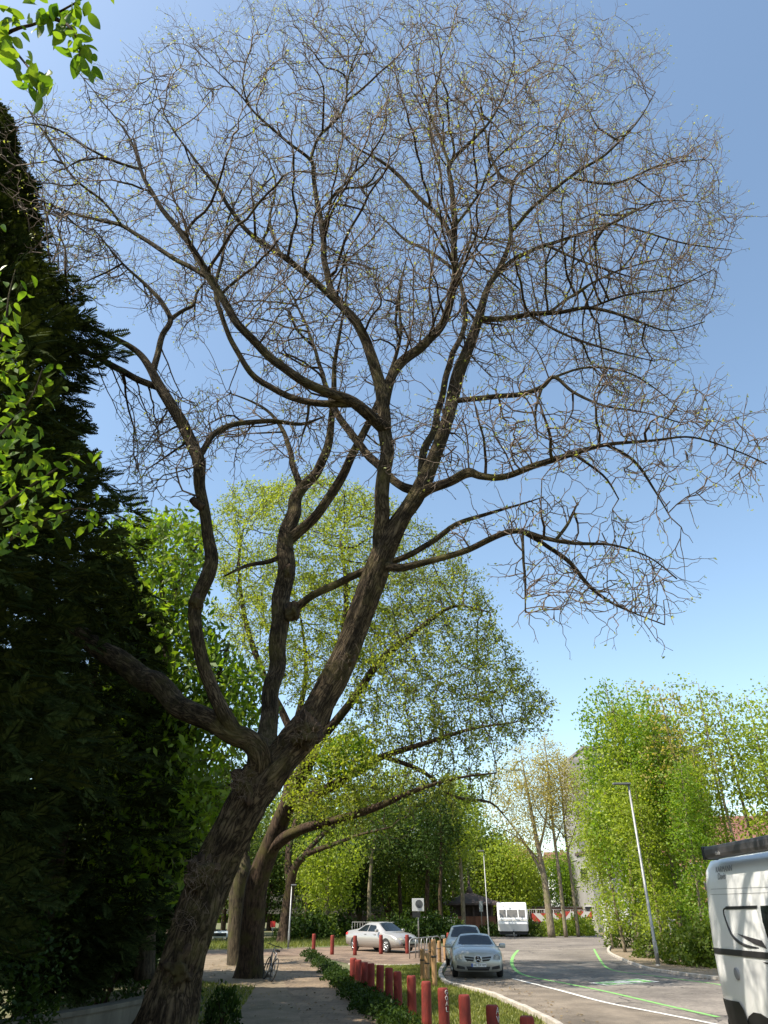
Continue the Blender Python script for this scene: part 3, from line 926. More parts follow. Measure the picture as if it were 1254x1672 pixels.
S['ur2'] = ('limb_up_right', [(738, 395, 10, 9.85), (715, 352, 9.5, 9.9), (680, 318, 8.5, 9.9), (650, 285, 7.5, 9.9), (620, 262, 6, 9.8), (580, 240, 5, 9.7), (540, 200, 4, 9.6)])
S['ur3'] = ('limb_up_right', [(734, 270, 7, 9.6), (715, 220, 6, 9.6), (700, 170, 5, 9.5), (720, 110, 4, 9.4), (710, 40, 3, 9.3)])
S['ur4'] = ('limb_up_right', [(740, 440, 8, 9.9), (700, 410, 6.5, 10.3), (660, 390, 5.5, 10.7), (620, 350, 4.5, 11.0)])
S['inner_right'] = ('trunk', [(688, 790, 18, 9.85), (690, 745, 16, 10.2), (708, 700, 15, 10.5), (722, 640, 14, 10.7), (736, 585, 13, 10.9), (755, 545, 11, 11.1), (760, 500, 10, 11.3), (750, 440, 8, 11.5), (770, 380, 6.5, 11.6), (760, 310, 5, 11.6)])
S['right_top'] = ('trunk', [(784, 515, 13, 10.3), (820, 520, 12, 10.1), (865, 514, 11, 9.9), (915, 510, 9, 9.7), (965, 502, 7.5, 9.5), (1030, 520, 6, 9.3), (1090, 540, 4.5, 9.1), (1150, 525, 3, 9.0)])
S['right_top2'] = ('trunk', [(800, 462, 11, 10.4), (830, 430, 9, 10.6), (880, 405, 8, 10.8), (940, 385, 6.5, 11.0), (1000, 365, 5.5, 11.1), (1070, 330, 4.5, 11.2), (1140, 330, 3, 11.3)])
S['right_top3'] = ('trunk', [(838, 300, 8, 10.4), (815, 285, 6.5, 10.6), (800, 250, 5.5, 10.7), (790, 205, 4.5, 10.8), (770, 150, 4, 10.8)])
S['right_top4'] = ('trunk', [(834, 380, 8, 10.5), (880, 330, 7, 10.0), (930, 290, 6, 9.7), (990, 250, 5, 9.4), (1040, 200, 4, 9.2), (1070, 150, 3, 9.1)])
S['right_high'] = ('trunk', [(742, 655, 12, 10.05), (790, 651, 11, 9.7), (850, 643, 10.5, 9.4), (885, 632, 9.5, 9.2), (905, 616, 8.5, 9.1), (935, 640, 7, 9.0), (985, 662, 6, 8.9), (1045, 672, 4.5, 8.8), (1110, 690, 3, 8.7)])
S['right_high2'] = ('right_high', [(884, 634, 6, 9.2), (874, 675, 5, 9.1), (878, 715, 4, 9.1)])
S['limb_right'] = ('trunk', [(680, 812, 26, 9.85), (705, 800, 20, 9.7), (735, 786, 18.5, 9.5), (762, 772, 20, 9.4), (785, 776, 15, 9.3), (830, 776, 13, 9.1), (880, 758, 13.5, 8.9), (935, 741, 11.5, 8.75), (990, 726, 8.5, 8.6), (1070, 719, 6.5, 8.5), (1130, 714, 5.5, 8.4), (1200, 735, 4.5, 8.3), (1252, 758, 3, 8.2)])
S['rr2'] = ('limb_right', [(985, 727, 7, 8.6), (1035, 752, 6, 8.7), (1065, 795, 4.5, 8.8), (1095, 845, 3, 8.9)])
S['rr3'] = ('limb_right', [(940, 740, 6, 8.75), (985, 775, 4.5, 8.9), (1010, 815, 3, 9.0)])
S['rs1'] = ('right_top', [(890, 512, 6, 9.8), (950, 472, 5, 9.9), (1010, 442, 4, 10.1), (1080, 422, 3, 10.2)])
S['rs2'] = ('right_top', [(960, 502, 5, 9.5), (1020, 482, 4, 9.2), (1100, 470, 3, 9.0), (1165, 440, 2.5, 8.9)])
S['rs3'] = ('right_top2', [(895, 398, 6, 10.8), (960, 430, 4.5, 10.5), (1040, 455, 3.5, 10.4)])
S['rs4'] = ('right_top2', [(1000, 365, 4.5, 11.1), (1050, 378, 3.5, 11.2), (1120, 398, 3, 11.2), (1195, 408, 2.5, 11.2)])
S['rs5'] = ('right_top', [(865, 514, 6, 9.9), (920, 545, 5, 9.7), (990, 570, 4, 9.4), (1070, 590, 3, 9.2)])
S['rs6'] = ('right_top4', [(930, 290, 5, 9.7), (1000, 300, 4, 9.7), (1080, 270, 3, 9.8), (1150, 260, 2.5, 9.8)])
S['rs7'] = ('right_high', [(905, 616, 6, 9.1), (960, 600, 4.5, 9.3), (1030, 610, 3.5, 9.5), (1090, 650, 3, 9.6)])
S['ts1'] = ('limb_up_right', [(742, 370, 6, 9.8), (780, 320, 5, 9.5), (810, 260, 4, 9.2), (880, 200, 3, 8.9)])
S['ts2'] = ('limb_up', [(524, 350, 6, 9.4), (560, 310, 5, 9.7), (610, 300, 4, 10), (650, 250, 3, 10.2)])
S['ts3'] = ('u2', [(459, 416, 6, 9.2), (440, 360, 5, 9.5), (450, 300, 4, 9.8), (430, 240, 3, 10)])
limbs = limb_nodes(S, 5, .8)
tr_pts = limbs['trunk'][1]
base_xy = Vector((tr_pts[0].x, tr_pts[0].y, 0))
BT = thing('bare_tree', 'huge leaning tree with forked mossy trunk and bare twiggy crown just breaking bud', 'tree', base_xy)
for nme, (pa, pts, rr) in limbs.items():
    mb = MB()
    big = nme == 'trunk'
    thick = rr[0] > 0.09
    if big:
        p2, r2 = smooth_path(pts, rr, 3)
        p2 = [p2[0] + Vector((-0.1, 0.02, -0.45))] + p2
        r2 = [r2[0] * 1.25] + r2
        q, rr, nsd = [p - base_xy for p in p2], r2, 80
        mb.tube(q, r2, 80, amp=0.24, seed=1.3)
    else:
        # little kinks so limbs are not machine-smooth
        q = []
        for i, p in enumerate(pts):
            k = min(1.0, i / 4) * rr[i] * 0.6
            q.append(p - base_xy + Vector((noise.noise(p * 1.7), noise.noise(p * 1.7 + Vector((9, 0, 0))), noise.noise(p * 1.7 + Vector((0, 9, 0))))) * k)
        nsd = 24 if thick else 10
        mb.tube(q, rr, nsd, amp=0.17 if thick else 0.12, seed=len(nme) * 3.7)
    lo_ = mb.build('trunk' if big else 'limb', M_bark_main, BT)
    tube_uv(lo_.data, nsd, q, rr)
# burrs where old shoots burst from the trunk, and a sawn stub
for (px, py, Y, r_) in ((332, 1425, 10.25, .22), (402, 1278, 10.15, .2), (566, 1075, 10.05, .13), (500, 1195, 10.0, .2), (322, 985, 9.6, .11), (292, 1580, 10.3, .2), (478, 1000, 11.15, .14), (468, 935, 11.25, .12)):
    c = at(px, py, Y) - base_xy
    bm = bmesh.new()
    bmesh.ops.create_icosphere(bm, subdivisions=4, radius=r_)
    for v in bm.verts:
        v.co *= 0.85 + 0.5 * noise.noise(v.co * 7 + Vector((px, py, 0))) + 0.35 * noise.noise(v.co * 16 + Vector((0, px, 0))) + 0.2 * noise.noise(v.co * 34)
        v.co.z *= 1.25
    me = bpy.data.meshes.new('burr'); bm.to_mesh(me); bm.free()
    me.polygons.foreach_set('use_smooth', [True] * len(me.polygons))
    link('burr', me, M_bark, BT).location = c
st = at(320, 822, 9.45) - base_xy
MB().tube([st + Vector((.12, .02, -.08)), st, st + Vector((-.07, -.03, .07))], [.07, .065, .058], 10).build('sawn_stub', M_bark, BT)

GP, Gpar, Grad = limbs_to_graph(limbs)
n0 = len(GP)
polyA = [(-90, 260), (20, 190), (90, 120), (180, 110), (235, 60), (275, 10), (360, 25), (420, 0), (520, 20), (640, -10), (760, 10), (860, -10), (960, 20), (1010, 70), (1065, 95), (1112, 170), (1095, 230), (1165, 235), (1185, 330), (1208, 408), (1150, 470), (1185, 520), (1105, 590), (1080, 650), (900, 620), (760, 600), (640, 600), (560, 600), (430, 590), (370, 535), (315, 515), (160, 515), (60, 545), (-90, 560)]
polyB = [(750, 640), (900, 600), (1080, 600), (1190, 640), (1262, 690), (1266, 775), (1120, 852), (1060, 800), (960, 770), (900, 800), (800, 770)]
polyC = [(720, 880), (760, 840), (880, 805), (955, 815), (1060, 895), (1118, 950), (1085, 1040), (950, 1010), (870, 1015), (845, 960), (850, 895), (780, 900)]
polyD = [(235, 680), (330, 640), (480, 640), (570, 680), (610, 760), (480, 785), (400, 765), (330, 790), (250, 815), (190, 745)]
polyE = [(560, 600), (760, 600), (760, 770), (690, 800), (600, 760)]
def rough(poly, amp, seed, seg=28):
    rr_ = random.Random(seed); out_ = []
    for i in range(len(poly)):
        a_, b_ = poly[i], poly[(i + 1) % len(poly)]
        n__ = max(1, int(math.hypot(b_[0] - a_[0], b_[1] - a_[1]) / seg))
        for k in range(n__):
            t = k / n__
            out_.append((a_[0] + (b_[0] - a_[0]) * t + rr_.gauss(0, amp), a_[1] + (b_[1] - a_[1]) * t + rr_.gauss(0, amp)))
    return out_
polyA, polyB, polyC, polyD = rough(polyA, 24, 1), rough(polyB, 18, 2), rough(polyC, 14, 3), rough(polyD, 14, 4)
yA = lambda x, y: 8.9 + 2.2 * np.clip((y - 0) / 600, 0, 1) + 0.6 * (x - 300) / 900
def clumpy(pts_, f=.55, thr=-.12, seed=0.0):
    keep_ = np.array([noise.noise(Vector(p_) * f + Vector((seed, 0, 0))) + .5 * noise.noise(Vector(p_) * f * 2.3) > thr for p_ in pts_])
    return pts_[keep_]
A = np.vstack([poly_points(polyA, 16500, yA, 3.4, rng, 0.3), poly_points(polyB, 1250, 8.9, 1.5, rng), poly_points(polyC, 1000, 9.1, 1.3, rng), poly_points(polyD, 950, 10.4, 1.9, rng), poly_points(polyE, 450, 10.4, 1.6, rng)])
A = clumpy(A, .5, -.14)
rng.shuffle(A)
P, par = grow(GP, Gpar, A[:2200], 0.2, 3.0, 0.45, 130, 0.16, (0, 0, 0.02), 5, .5)
P, par = grow(P, par, A[2200:], 0.15, 3.0, 0.235, 170, 0.2, (0, 0, 0.02), 6, .45)
rad = pipe_radii(par, 0.0095, 2.2, n0, Grad)
thin = np.where((np.arange(len(P)) >= n0) & (rad < 0.018))[0]
sel = thin[rng.random(len(thin)) < 0.66]
P, par, rad = long_shoots(P, par, rad, sel, rng, np.array(at(640, 620, 10.0)), .1, (3, 7), .009, .28)
rad[n0:] = np.minimum(rad[n0:], 0.055)
print('main tree nodes', n0, len(P))
idx_t = np.where(rad < 0.017)[0]
me = branch_mesh('twigs', P - np.array(base_xy), par, rad, n0, 3, 6, 0.02, lambda r_: r_ < 0.017)
tw = link('twigs', me, M_twig, BT); tw['kind'] = 'stuff'
me = branch_mesh('branches', P - np.array(base_xy), par, rad, n0, 5, 7, 0.02, lambda r_: r_ >= 0.017)
tw = link('branches', me, M_bark, BT); tw['kind'] = 'stuff'
tips = np.ones(len(P), bool); tips[par[par >= 0]] = False; tips[:n0] = False
tp = P[tips]
tp = tp[rng.random(len(tp)) < 0.5]
tp = np.repeat(tp, 2, 0) + rng.normal(0, 0.018, (len(tp) * 2, 3))
V, Fq = leaf_quads(tp - np.array(base_xy), 0.05, 0.024, rng)
o = link('buds', np_mesh('buds', V, Fq), M_bud, BT); o['kind'] = 'stuff'
print('buds', len(tp))
# last year's dark pods still hanging
M_pod = mat('dry_pod', (0.03, 0.018, 0.012), 0.6)
pod = MB()
pod.tube([(0, 0, 0), (0.01, 0, -.04), (0.02, .005, -.1), (0.012, .01, -.16), (0.03, .012, -.2)], [.004, .014, .018, .014, .003], 6)
pod_me = pod.mesh('seed_pod'); pod_me.materials.append(M_pod)
for (px, py, Y) in ((374, 65, 8.5), (338, 103, 8.6), (462, 165, 8.9), (1006, 200, 9.5), (1118, 735, 8.6), (1070, 712, 8.5), (1078, 748, 8.7), (575, 125, 9.0), (293, 385, 8.3), (377, 395, 9.2), (705, 500, 10.0), (1166, 716, 8.5), (858, 595, 9.4), (432, 330, 9.1)):
    o = bpy.data.objects.new('seed_pod', pod_me); C.objects.link(o); o.parent = BT
    o.location = at(px, py, Y) - base_xy
    o.rotation_euler = (random.uniform(-.3, .3), random.uniform(-.3, .3), random.uniform(0, 6))
# wispy shoots bursting from the trunk burrs
sh = []
shp, shpar, shr = [], [], []
for (px, py, Y, n_) in ((322, 1420, 9.95, 90), (398, 1275, 9.85, 80), (500, 1195, 9.8, 70), (440, 1212, 10.2, 40), (308, 1490, 9.95, 40), (640, 690, 9.6, 40), (556, 1080, 9.8, 30)):
    c = np.array(at(px, py, Y) - base_xy)
    for k in range(n_):
        i0 = len(shp)
        p = c + rng.normal(0, 0.1, 3)
        shp.append(p); shpar.append(-1); shr.append(0.004)
        v = unit(rng.normal(0, 1, 3) + np.array([-0.25, -0.6, 0.1]))
        for s_ in range(3):
            v = unit(v + rng.normal(0, .3, 3))
            p = p + v * 0.05
            shp.append(p); shpar.append(len(shp) - 2); shr.append(0.0032)
me = branch_mesh('burr_shoots', np.array(shp), np.array(shpar), np.array(shr) * .7, 0, 3)
o = link('burr_shoots', me, M_twig, BT); o['kind'] = 'stuff'

# ------------------------------------------------------------------ other trees and shrubs
def crown_tree(name, label, cat, trunk_specs, polys, leaf, bark, seed, step=0.3, kill=0.5, tip=0.008, leaves=(3, .28), size=(.13, .07), thin=0.03, droop=0.25, group=None, jit=.25, twig_sides=3, infl=6, leaf2=None, shoots=None, wscale=1.0):
    r = np.random.default_rng(seed)
    lb = limb_nodes(trunk_specs, 4, wscale)
    P0 = list(lb.values())[0][1][0]
    base = Vector((P0.x, P0.y, 0))
    T = thing(name, label, cat, base, group=group)
    mb = MB()
    for nm, (pa, pts, rr) in lb.items():
        mb.tube([p - base for p in pts], rr, 22 if rr[0] > .25 else (12 if rr[0] > .06 else 7), amp=0.2, seed=seed)
    mb.build('trunk', bark, T)
    GP_, Gp_, Gr_ = limbs_to_graph(lb)
    n_ = len(GP_)
    A_ = np.vstack([poly_points(pl, cnt, Yc, Yh, r) for pl, cnt, Yc, Yh in polys])
    P_, par_ = grow(GP_, Gp_, A_, step, infl, kill, 150, jit, (0, 0, 0.02), seed)
    rad_ = pipe_radii(par_, tip, 2.3, n_, Gr_)
    rad_[n_:] = np.minimum(rad_[n_:], 0.16)
    if shoots:
        thin_ = np.where((np.arange(len(P_)) >= n_) & (rad_ < tip * 2.2))[0]
        sel_ = thin_[r.random(len(thin_)) < shoots[0]]
        P_, par_, rad_ = twig_shoots(P_, par_, rad_, sel_, r, (1, 2), shoots[1], (2, 3), 0.1, tip * .8)
    o = link('branches', branch_mesh('branches', P_ - np.array(base), par_, rad_, n_, twig_sides, 6, 0.04), bark, T)
    o['kind'] = 'stuff'
    thin_ = np.where((np.arange(len(P_)) >= n_) & (rad_ < thin))[0]
    cen = np.repeat(P_[thin_], leaves[0], 0)
    cen = cen + r.normal(0, leaves[1], cen.shape)
    V, Fq = leaf_quads(cen - np.array(base), size[0], size[1], r, droop=droop)
    if leaf2 is not None:
        # part of the crown carries the second tint
        if callable(leaf2[1]):
            m, drop = leaf2[1](cen, r)
            Fq, m = Fq[~drop], m[~drop]
        else:
            m = r.random(len(cen)) < leaf2[1]
        o = link('crown', np_mesh('crown', V, Fq[~m]), leaf, T); o['kind'] = 'stuff'
        o = link('crown', np_mesh('crown', V, Fq[m]), leaf2[0], T); o['kind'] = 'stuff'
    else:
        o = link('crown', np_mesh('crown', V, Fq), leaf, T); o['kind'] = 'stuff'
    print(name, len(P_), 'nodes', len(cen), 'leaves')
    return T

# the old tree beside the path that carries the leaning bicycle; its boughs arch over the bollards
S1 = {}
S1['trunk'] = (None, [(408, 1604, 92, 29.6), (408, 1588, 58, 29.5), (410, 1560, 46, 29.4), (413, 1500, 43, 29.2), (420, 1440, 41, 29), (438, 1390, 37, 28.8), (462, 1330, 33, 28.5), (490, 1270, 29, 28.2), (520, 1200, 26, 28), (545, 1120, 22, 28), (560, 1040, 18, 28), (565, 960, 14, 28), (555, 880, 9, 28)])
S1['a'] = ('trunk', [(428, 1430, 30, 29), (450, 1380, 24, 28.6), (490, 1355, 18, 28), (545, 1340, 15, 27), (610, 1320, 13, 26.2), (680, 1290, 10, 25.6), (750, 1270, 7, 25.2), (810, 1262, 5, 25)])
S1['b'] = ('trunk', [(470, 1310, 22, 28.5), (530, 1290, 18, 28), (575, 1262, 16, 27.5), (625, 1235, 13, 27), (690, 1215, 10, 26.6), (770, 1190, 8, 26.2), (840, 1180, 5, 26)])
S1['c'] = ('trunk', [(515, 1215, 18, 28), (570, 1150, 16, 27.5), (620, 1080, 14, 27), (680, 1030, 11, 26.6), (740, 990, 8, 26.2), (800, 1000, 5, 26)])
S1['d'] = ('trunk', [(500, 1250, 18, 28.2), (470, 1180, 15, 29), (430, 1100, 13, 29.6), (400, 1010, 10, 30), (390, 920, 7, 30.2), (400, 850, 4, 30.3)])
S1['g'] = ('b', [(530, 1290, 9, 28), (545, 1265, 7, 27.4), (565, 1235, 5, 26.8)])
S1['e'] = ('b', [(620, 1237, 9, 27), (690, 1260, 8, 27.5), (740, 1300, 6, 28), (800, 1310, 5, 28.3), (830, 1340, 3, 28.5)])
S1['f'] = ('trunk', [(432, 1415, 26, 29), (455, 1350, 22, 29.6), (470, 1290, 18, 30.2), (480, 1200, 14, 30.8), (500, 1100, 11, 31), (490, 1000, 7, 31)])
P1 = [([(330, 850), (380, 795), (480, 775), (560, 775), (620, 815), (700, 850), (760, 900), (740, 1010), (650, 1080), (560, 1130), (470, 1130), (400, 1100), (350, 1000)], 1500, 29.0, 4.0),
      ([(640, 930), (740, 900), (800, 975), (825, 1050), (858, 1095), (905, 1165), (840, 1215), (770, 1225), (640, 1215), (560, 1150), (600, 1040)], 1250, 27.2, 3.6),
      ([(460, 1200), (600, 1190), (780, 1215), (800, 1270), (780, 1320), (650, 1330), (520, 1360), (470, 1330)], 420, 27.0, 3.0)]
OT = crown_tree('old_tree', 'thick buttressed tree with arching boughs and yellow-green spring leaves, bicycle against it', 'tree', S1, P1, M_yellowgreen, M_bark, 21,
           step=0.32, kill=0.42, tip=0.012, leaves=(7, .12), size=(.115, .068), thin=0.026, shoots=(.9, .22), wscale=.84, leaf2=(M_olive, lambda c, r: (r.random(len(c)) < np.clip((c[:, 0] + 2.0) / 4.5, .12, .85), r.random(len(c)) < np.clip((c[:, 0] + 1.0) / 4, 0, .3))))

# leafier green tree between the conifers and the leaning trunk
S2 = {}
S2['trunk'] = (None, [(235, 1600, 34, 19.2), (240, 1500, 28, 19.2), (250, 1380, 24, 19), (268, 1250, 20, 18.8), (275, 1120, 16, 18.6), (268, 1000, 12, 18.5), (260, 920, 8, 18.4), (255, 870, 4, 18.4)])
S2['a'] = ('trunk', [(262, 1290, 14, 18.9), (310, 1200, 11, 18.6), (350, 1120, 9, 18.3), (375, 1050, 6, 18)])
S2['b'] = ('trunk', [(275, 1130, 11, 18.6), (220, 1030, 9, 18.4), (180, 950, 6, 18.2)])
S2['c'] = ('trunk', [(272, 1010, 8, 18.5), (300, 940, 6, 18.2), (325, 880, 4, 18)])
S2['d'] = ('trunk', [(252, 1370, 12, 19), (320, 1310, 10, 18.5), (380, 1280, 7, 18)])
P2 = [([(150, 880), (215, 838), (262, 842), (312, 836), (338, 880), (330, 960), (330, 1010), (375, 1060), (425, 1100), (432, 1180), (390, 1200), (250, 1190), (170, 1150)], 1150, 18.6, 2.2),
      ([(160, 1150), (380, 1190), (400, 1260), (370, 1330), (330, 1420), (230, 1500), (150, 1450)], 520, 18.6, 2.2),
      ([(520, 1230), (560, 1200), (600, 1215), (610, 1250), (570, 1275), (530, 1265)], 40, 21, 0.8)]
P2 = P2[:2]
crown_tree('broadleaf_tree', 'bright green broad-leaved tree filling the gap beside the dark conifer', 'tree', S2, P2, M_fresh, M_bark_grey, 31,
           step=0.24, kill=0.3, tip=0.008, leaves=(11, .24), size=(.23, .095), thin=0.022, droop=0.7, leaf2=(M_green, .35))
# bright tuft of new leaves on a side shoot of the old tree
_r = np.random.default_rng(91)
_p = poly_points([(515, 1240), (540, 1205), (580, 1195), (612, 1215), (618, 1248), (580, 1268), (535, 1270)], 1500, 26.8, .9, _r)
_o = link('crown', np_mesh('crown', *leaf_quads(_p - np.array(OT.location), .19, .1, _r, droop=.5)), M_fresh, OT); _o['kind'] = 'stuff'
# pollarded trunk further down the path
S4 = {'trunk': (None, [(388, 1582, 38, 36), (386, 1560, 29, 36), (388, 1500, 27, 36), (390, 1455, 30, 36), (396, 1425, 34, 36), (400, 1400, 18, 36), (405, 1360, 14, 36), (410, 1300, 9, 36)])}
S4['a'] = ('trunk', [(396, 1425, 18, 36), (380, 1390, 12, 36.3), (365, 1340, 9, 36.6), (360, 1280, 6, 37)])
crown_tree('pollard_tree', 'stout mossy pollard trunk behind the old tree with the bicycle', 'tree', S4,
           [([(330, 1380), (350, 1250), (400, 1180), (440, 1200), (440, 1330), (420, 1400)], 240, 36.3, 2.2)], M_green, M_bark_grey, 33,
           step=0.35, kill=0.4, tip=0.01, leaves=(4, .3), size=(.18, .1), thin=0.03)
# dark-limbed tree further along the path, boughs reaching right
S5 = {'trunk': (None, [(462, 1546, 30, 56), (463, 1530, 22, 56), (466, 1500, 18, 56), (472, 1460, 17, 56), (480, 1420, 14, 55.5), (500, 1395, 10, 55), (540, 1380, 8, 54), (590, 1362, 6, 53), (640, 1350, 4, 52)])}
S5['a'] = ('trunk', [(472, 1450, 13, 56), (470, 1400, 11, 56.5), (480, 1350, 9, 57), (500, 1300, 6, 57.5)])
S5['b'] = ('trunk', [(485, 1412, 9, 55.5), (520, 1370, 8, 56), (570, 1330, 6, 56.5), (620, 1310, 4, 57)])
crown_tree('dark_tree', 'dark-stemmed tree behind the slim lamp post with long low boughs', 'tree', S5,
           [([(440, 1420), (440, 1320), (520, 1270), (620, 1260), (690, 1300), (680, 1370), (600, 1400), (520, 1410)], 520, 55.5, 5)], M_green, M_bark, 34,
           step=0.5, kill=0.6, tip=0.014, leaves=(4, .42), size=(.27, .15), thin=0.045, leaf2=(M_darkgreen, .5))

# ---- conifers at the left: sprays of scale leaves
def spray_template(r, n=11, L=0.55):
    V, F = [], []
    for k in range(n):
        t = (k + .5) / n
        ll = 0.24 * (1 - t * .75) + .04
        for s in (-1, 1):
            b = np.array([t * L, 0, -0.1 * t * t])
            d = np.array([.62, s * .78, -.12 + r.normal(0, .12)]); d /= np.linalg.norm(d)
            w = np.array([-d[1], d[0], 0]) * 0.026
            i = len(V)
            V += [b, b + d * ll * .5 + w, b + d * ll, b + d * ll * .5 - w]
            F.append((i, i + 1, i + 2, i + 3))
    i = len(V)
    V += [np.array([0, -.01, 0]), np.array([L * 1.1, 0, -.12]), np.array([0, .01, 0]), np.array([L * .5, 0, .0])]
    F.append((i, i + 1, i + 2, i + 3))
    return np.array(V), np.array(F)
def conifer_mesh(seed, H, Rb, n, z0=0.4, prof=0.75, size=1.0):
    r = np.random.default_rng(seed)
    TV, TF = spray_template(r)
    t = r.random(n) ** 1.25
    z = z0 + (H - z0) * t
    a = r.uniform(0, 2 * np.pi, n)
    lump = np.array([noise.noise(Vector((math.cos(x) * 1.6, math.sin(x) * 1.6, zz * .55 + seed))) for x, zz in zip(a, z)])
    lump2 = np.array([noise.noise(Vector((math.cos(x) * 4, math.sin(x) * 4, zz * 1.5 + seed + 7))) for x, zz in zip(a, z)])
    rr = Rb * (1 - t) ** prof * (1 + .38 * lump + .3 * lump2) * (1 - .5 * r.random(n) ** 1.8)
    rr = rr * np.clip(.3 + .7 * z / (H * .34), 0, 1)
    cen = np.stack([rr * np.cos(a), rr * np.sin(a), z], 1)
    d = np.stack([np.cos(a), np.sin(a), r.normal(.05, .28, n)], 1) + r.normal(0, .35, (n, 3))
    d = unit(d)
    up = unit(np.stack([np.zeros(n), np.zeros(n), np.ones(n)], 1) + r.normal(0, .45, (n, 3)))
    y = unit(np.cross(up, d)); zz = np.cross(d, y)
    s = r.uniform(.6, 1.25, n)[:, None, None] * size
    W = cen[:, None, :] + s * (TV[None, :, 0:1] * d[:, None] + TV[None, :, 1:2] * y[:, None] + TV[None, :, 2:3] * zz[:, None])
    V = W.reshape(-1, 3)
    F = (TF[None] + (np.arange(n) * len(TV))[:, None, None]).reshape(-1, 4)
    return np_mesh('foliage', V, F)
def conifer(name, label, loc, H, trunk_r, me, scale=(1, 1, 1), rz=0.0, group=None):
    T = thing(name, label, 'tree', loc, rz, group)
    MB().tube([(0, 0, -.1), (0.03, 0, H * .3), (-.04, .02, H * .7), (0, 0, H * .96)], [trunk_r * 1.2, trunk_r * .9, trunk_r * .5, .02], 12, amp=.15).build('trunk', M_bark, T)
    o = link('crown', me, M_conifer, T); o['kind'] = 'stuff'
    T.scale = scale
    return T
con_a = conifer_mesh(3, 16.4, 6.6, 28000, z0=1.0, prof=1.02, size=.56)
con_b = conifer_mesh(4, 12.5, 3.4, 6500, z0=.8, size=.75)
conifer('conifer', 'tall dark conifer with feathery sprays, tallest of the evergreens by the wall', (-8.1, 8.4, 0), 16.4, .3, con_a)
conifer('conifer', 'shorter dark conifer behind the tall one, just over the low wall', (-8.8, 14.0, 0), 12.5, .25, con_b)
conifer('conifer', 'dark conifer on the far side of the low wall, nearest the leaning trunk', (-7.2, 17.0, 0), 10.4, .22, con_b, (.95, .95, .82), 2.1)

conifer('conifer', 'dark conifer added to shade the path, behind the green broad-leaved tree', (-8.0, 21.8, 0), 10.6, .22, con_b, (1.0, 1.0, .85), 3.9)  # added conifer: its shadow darkens the path, its bulk fills the dark background
conifer('conifer', 'farthest dark conifer, added to shade the path, left of the pollard trunk', (-10.2, 28.0, 0), 12, .24, con_b, (1.1, 1.1, .96), 5.2)  # second conifer added for its shade over the path
# dark evergreen shrubs under the conifers
def shrub_mesh(seed, Rx, Ry, H, n, size, droop=.1, hollow=.45):
    r = np.random.default_rng(seed)
    d = unit(r.normal(0, 1, (n, 3)))
    d[:, 2] = np.abs(d[:, 2])
    q = np.array([1 + .35 * noise.noise(Vector(x) * 2.2 + Vector((seed, 0, 0))) + .2 * noise.noise(Vector(x) * 5 + Vector((seed, 3, 0))) for x in d])
    rr = (1 - hollow * r.random(n) ** 1.6) * q
    P_ = d * rr[:, None] * np.array([Rx, Ry, H])
    return np_mesh('foliage', *leaf_quads(P_, size[0], size[1], r, d * .6, droop))
def shrub(name, label, loc, me, m, H, scale=(1, 1, 1), rz=0, group=None, cat='shrub', stems=5, seed=1):
    T = thing(name, label, cat, loc, rz, group)
    rr = random.Random(seed)
    mb = MB()
    for k in range(stems):
        a = rr.uniform(0, 6.28); l = rr.uniform(.25, .6)
        mb.tube([(0.06 * math.cos(a), .06 * math.sin(a), -.05), (l * .4 * H * math.cos(a), l * .4 * H * math.sin(a), H * .45), (l * .8 * H * math.cos(a), l * .8 * H * math.sin(a), H * .85)], [.035, .022, .008], 6)
    mb.build('stems', M_bark, T)
    o = link('crown', me, m, T); o['kind'] = 'stuff'
    T.scale = scale
    return T
sh_a = shrub_mesh(5, 1.9, 1.7, 3.8, 5200, (.13, .06))
sh_dark = sh_a.copy(); sh_dark.name = 'foliage_dark'
for i, (x, y, sc, lab) in enumerate(((-6.3, 12.4, (.9, .9, .75), 'dark evergreen shrub pressed against the low wall under the tall conifer'),
                                     (-9.2, 10.5, (1.2, 1.1, 1.0), 'large dark evergreen shrub at the near end of the low wall'),
                                     (-6.9, 20.5, (1.2, 1.1, 1.35), 'tall dark evergreen shrub at the far end of the low wall'),
                                     (-8.9, 26.0, (1.5, 1.5, 1.7), 'broad dark evergreen shrub beyond the wall, left of the pollard trunk'))):
    shrub('evergreen_shrub', lab, (x, y, 0), sh_dark, M_darkgreen, 3.4, sc, i * 1.3, seed=i)
sh_low = shrub_mesh(6, .55, .5, .6, 700, (.12, .06))
shrub('low_shrub', 'small leafy shrub at the foot of the leaning trunk beside the dirt track', (-3.35, 17.6, 0), sh_low, M_darkgreen, .5, (.75, .75, 1.2), 0)

# ---- overhanging small tree at the left of the path, big bright leaves
def big_leaf_mesh(name, L=.095, W=.05, curl=.25):
    V, F = [], []
    n = 6
    for i in range(n + 1):
        t = i / n
        w = W / 2 * math.sin(math.pi * min(1, t ** .8)) ** .8 if 0 < t < 1 else 0
        z = -curl * L * t * t
        V += [(t * L, -w, z + w * .35), (t * L, 0, z), (t * L, w, z + w * .35)]
    for i in range(n):
        for k in (0, 1):
            F.append((3 * i + k, 3 * i + 3 + k, 3 * i + 4 + k, 3 * i + 1 + k))
    me = bpy.data.meshes.new(name)
    me.from_pydata(V, [], F)
    me.polygons.foreach_set('use_smooth', [True] * len(F))
    me.materials.append(M_dogwood)
    return me
leaf_v = [big_leaf_mesh('leaf', .10, .052, .25), big_leaf_mesh('leaf', .085, .046, .5), big_leaf_mesh('leaf', .11, .05, .1), big_leaf_mesh('leaf', .07, .04, .35)]
DB = Vector((-4.6, 2.6, 0))
DT = thing('dogwood_tree', 'small tree with big bright pointed leaves overhanging the path', 'tree', DB)
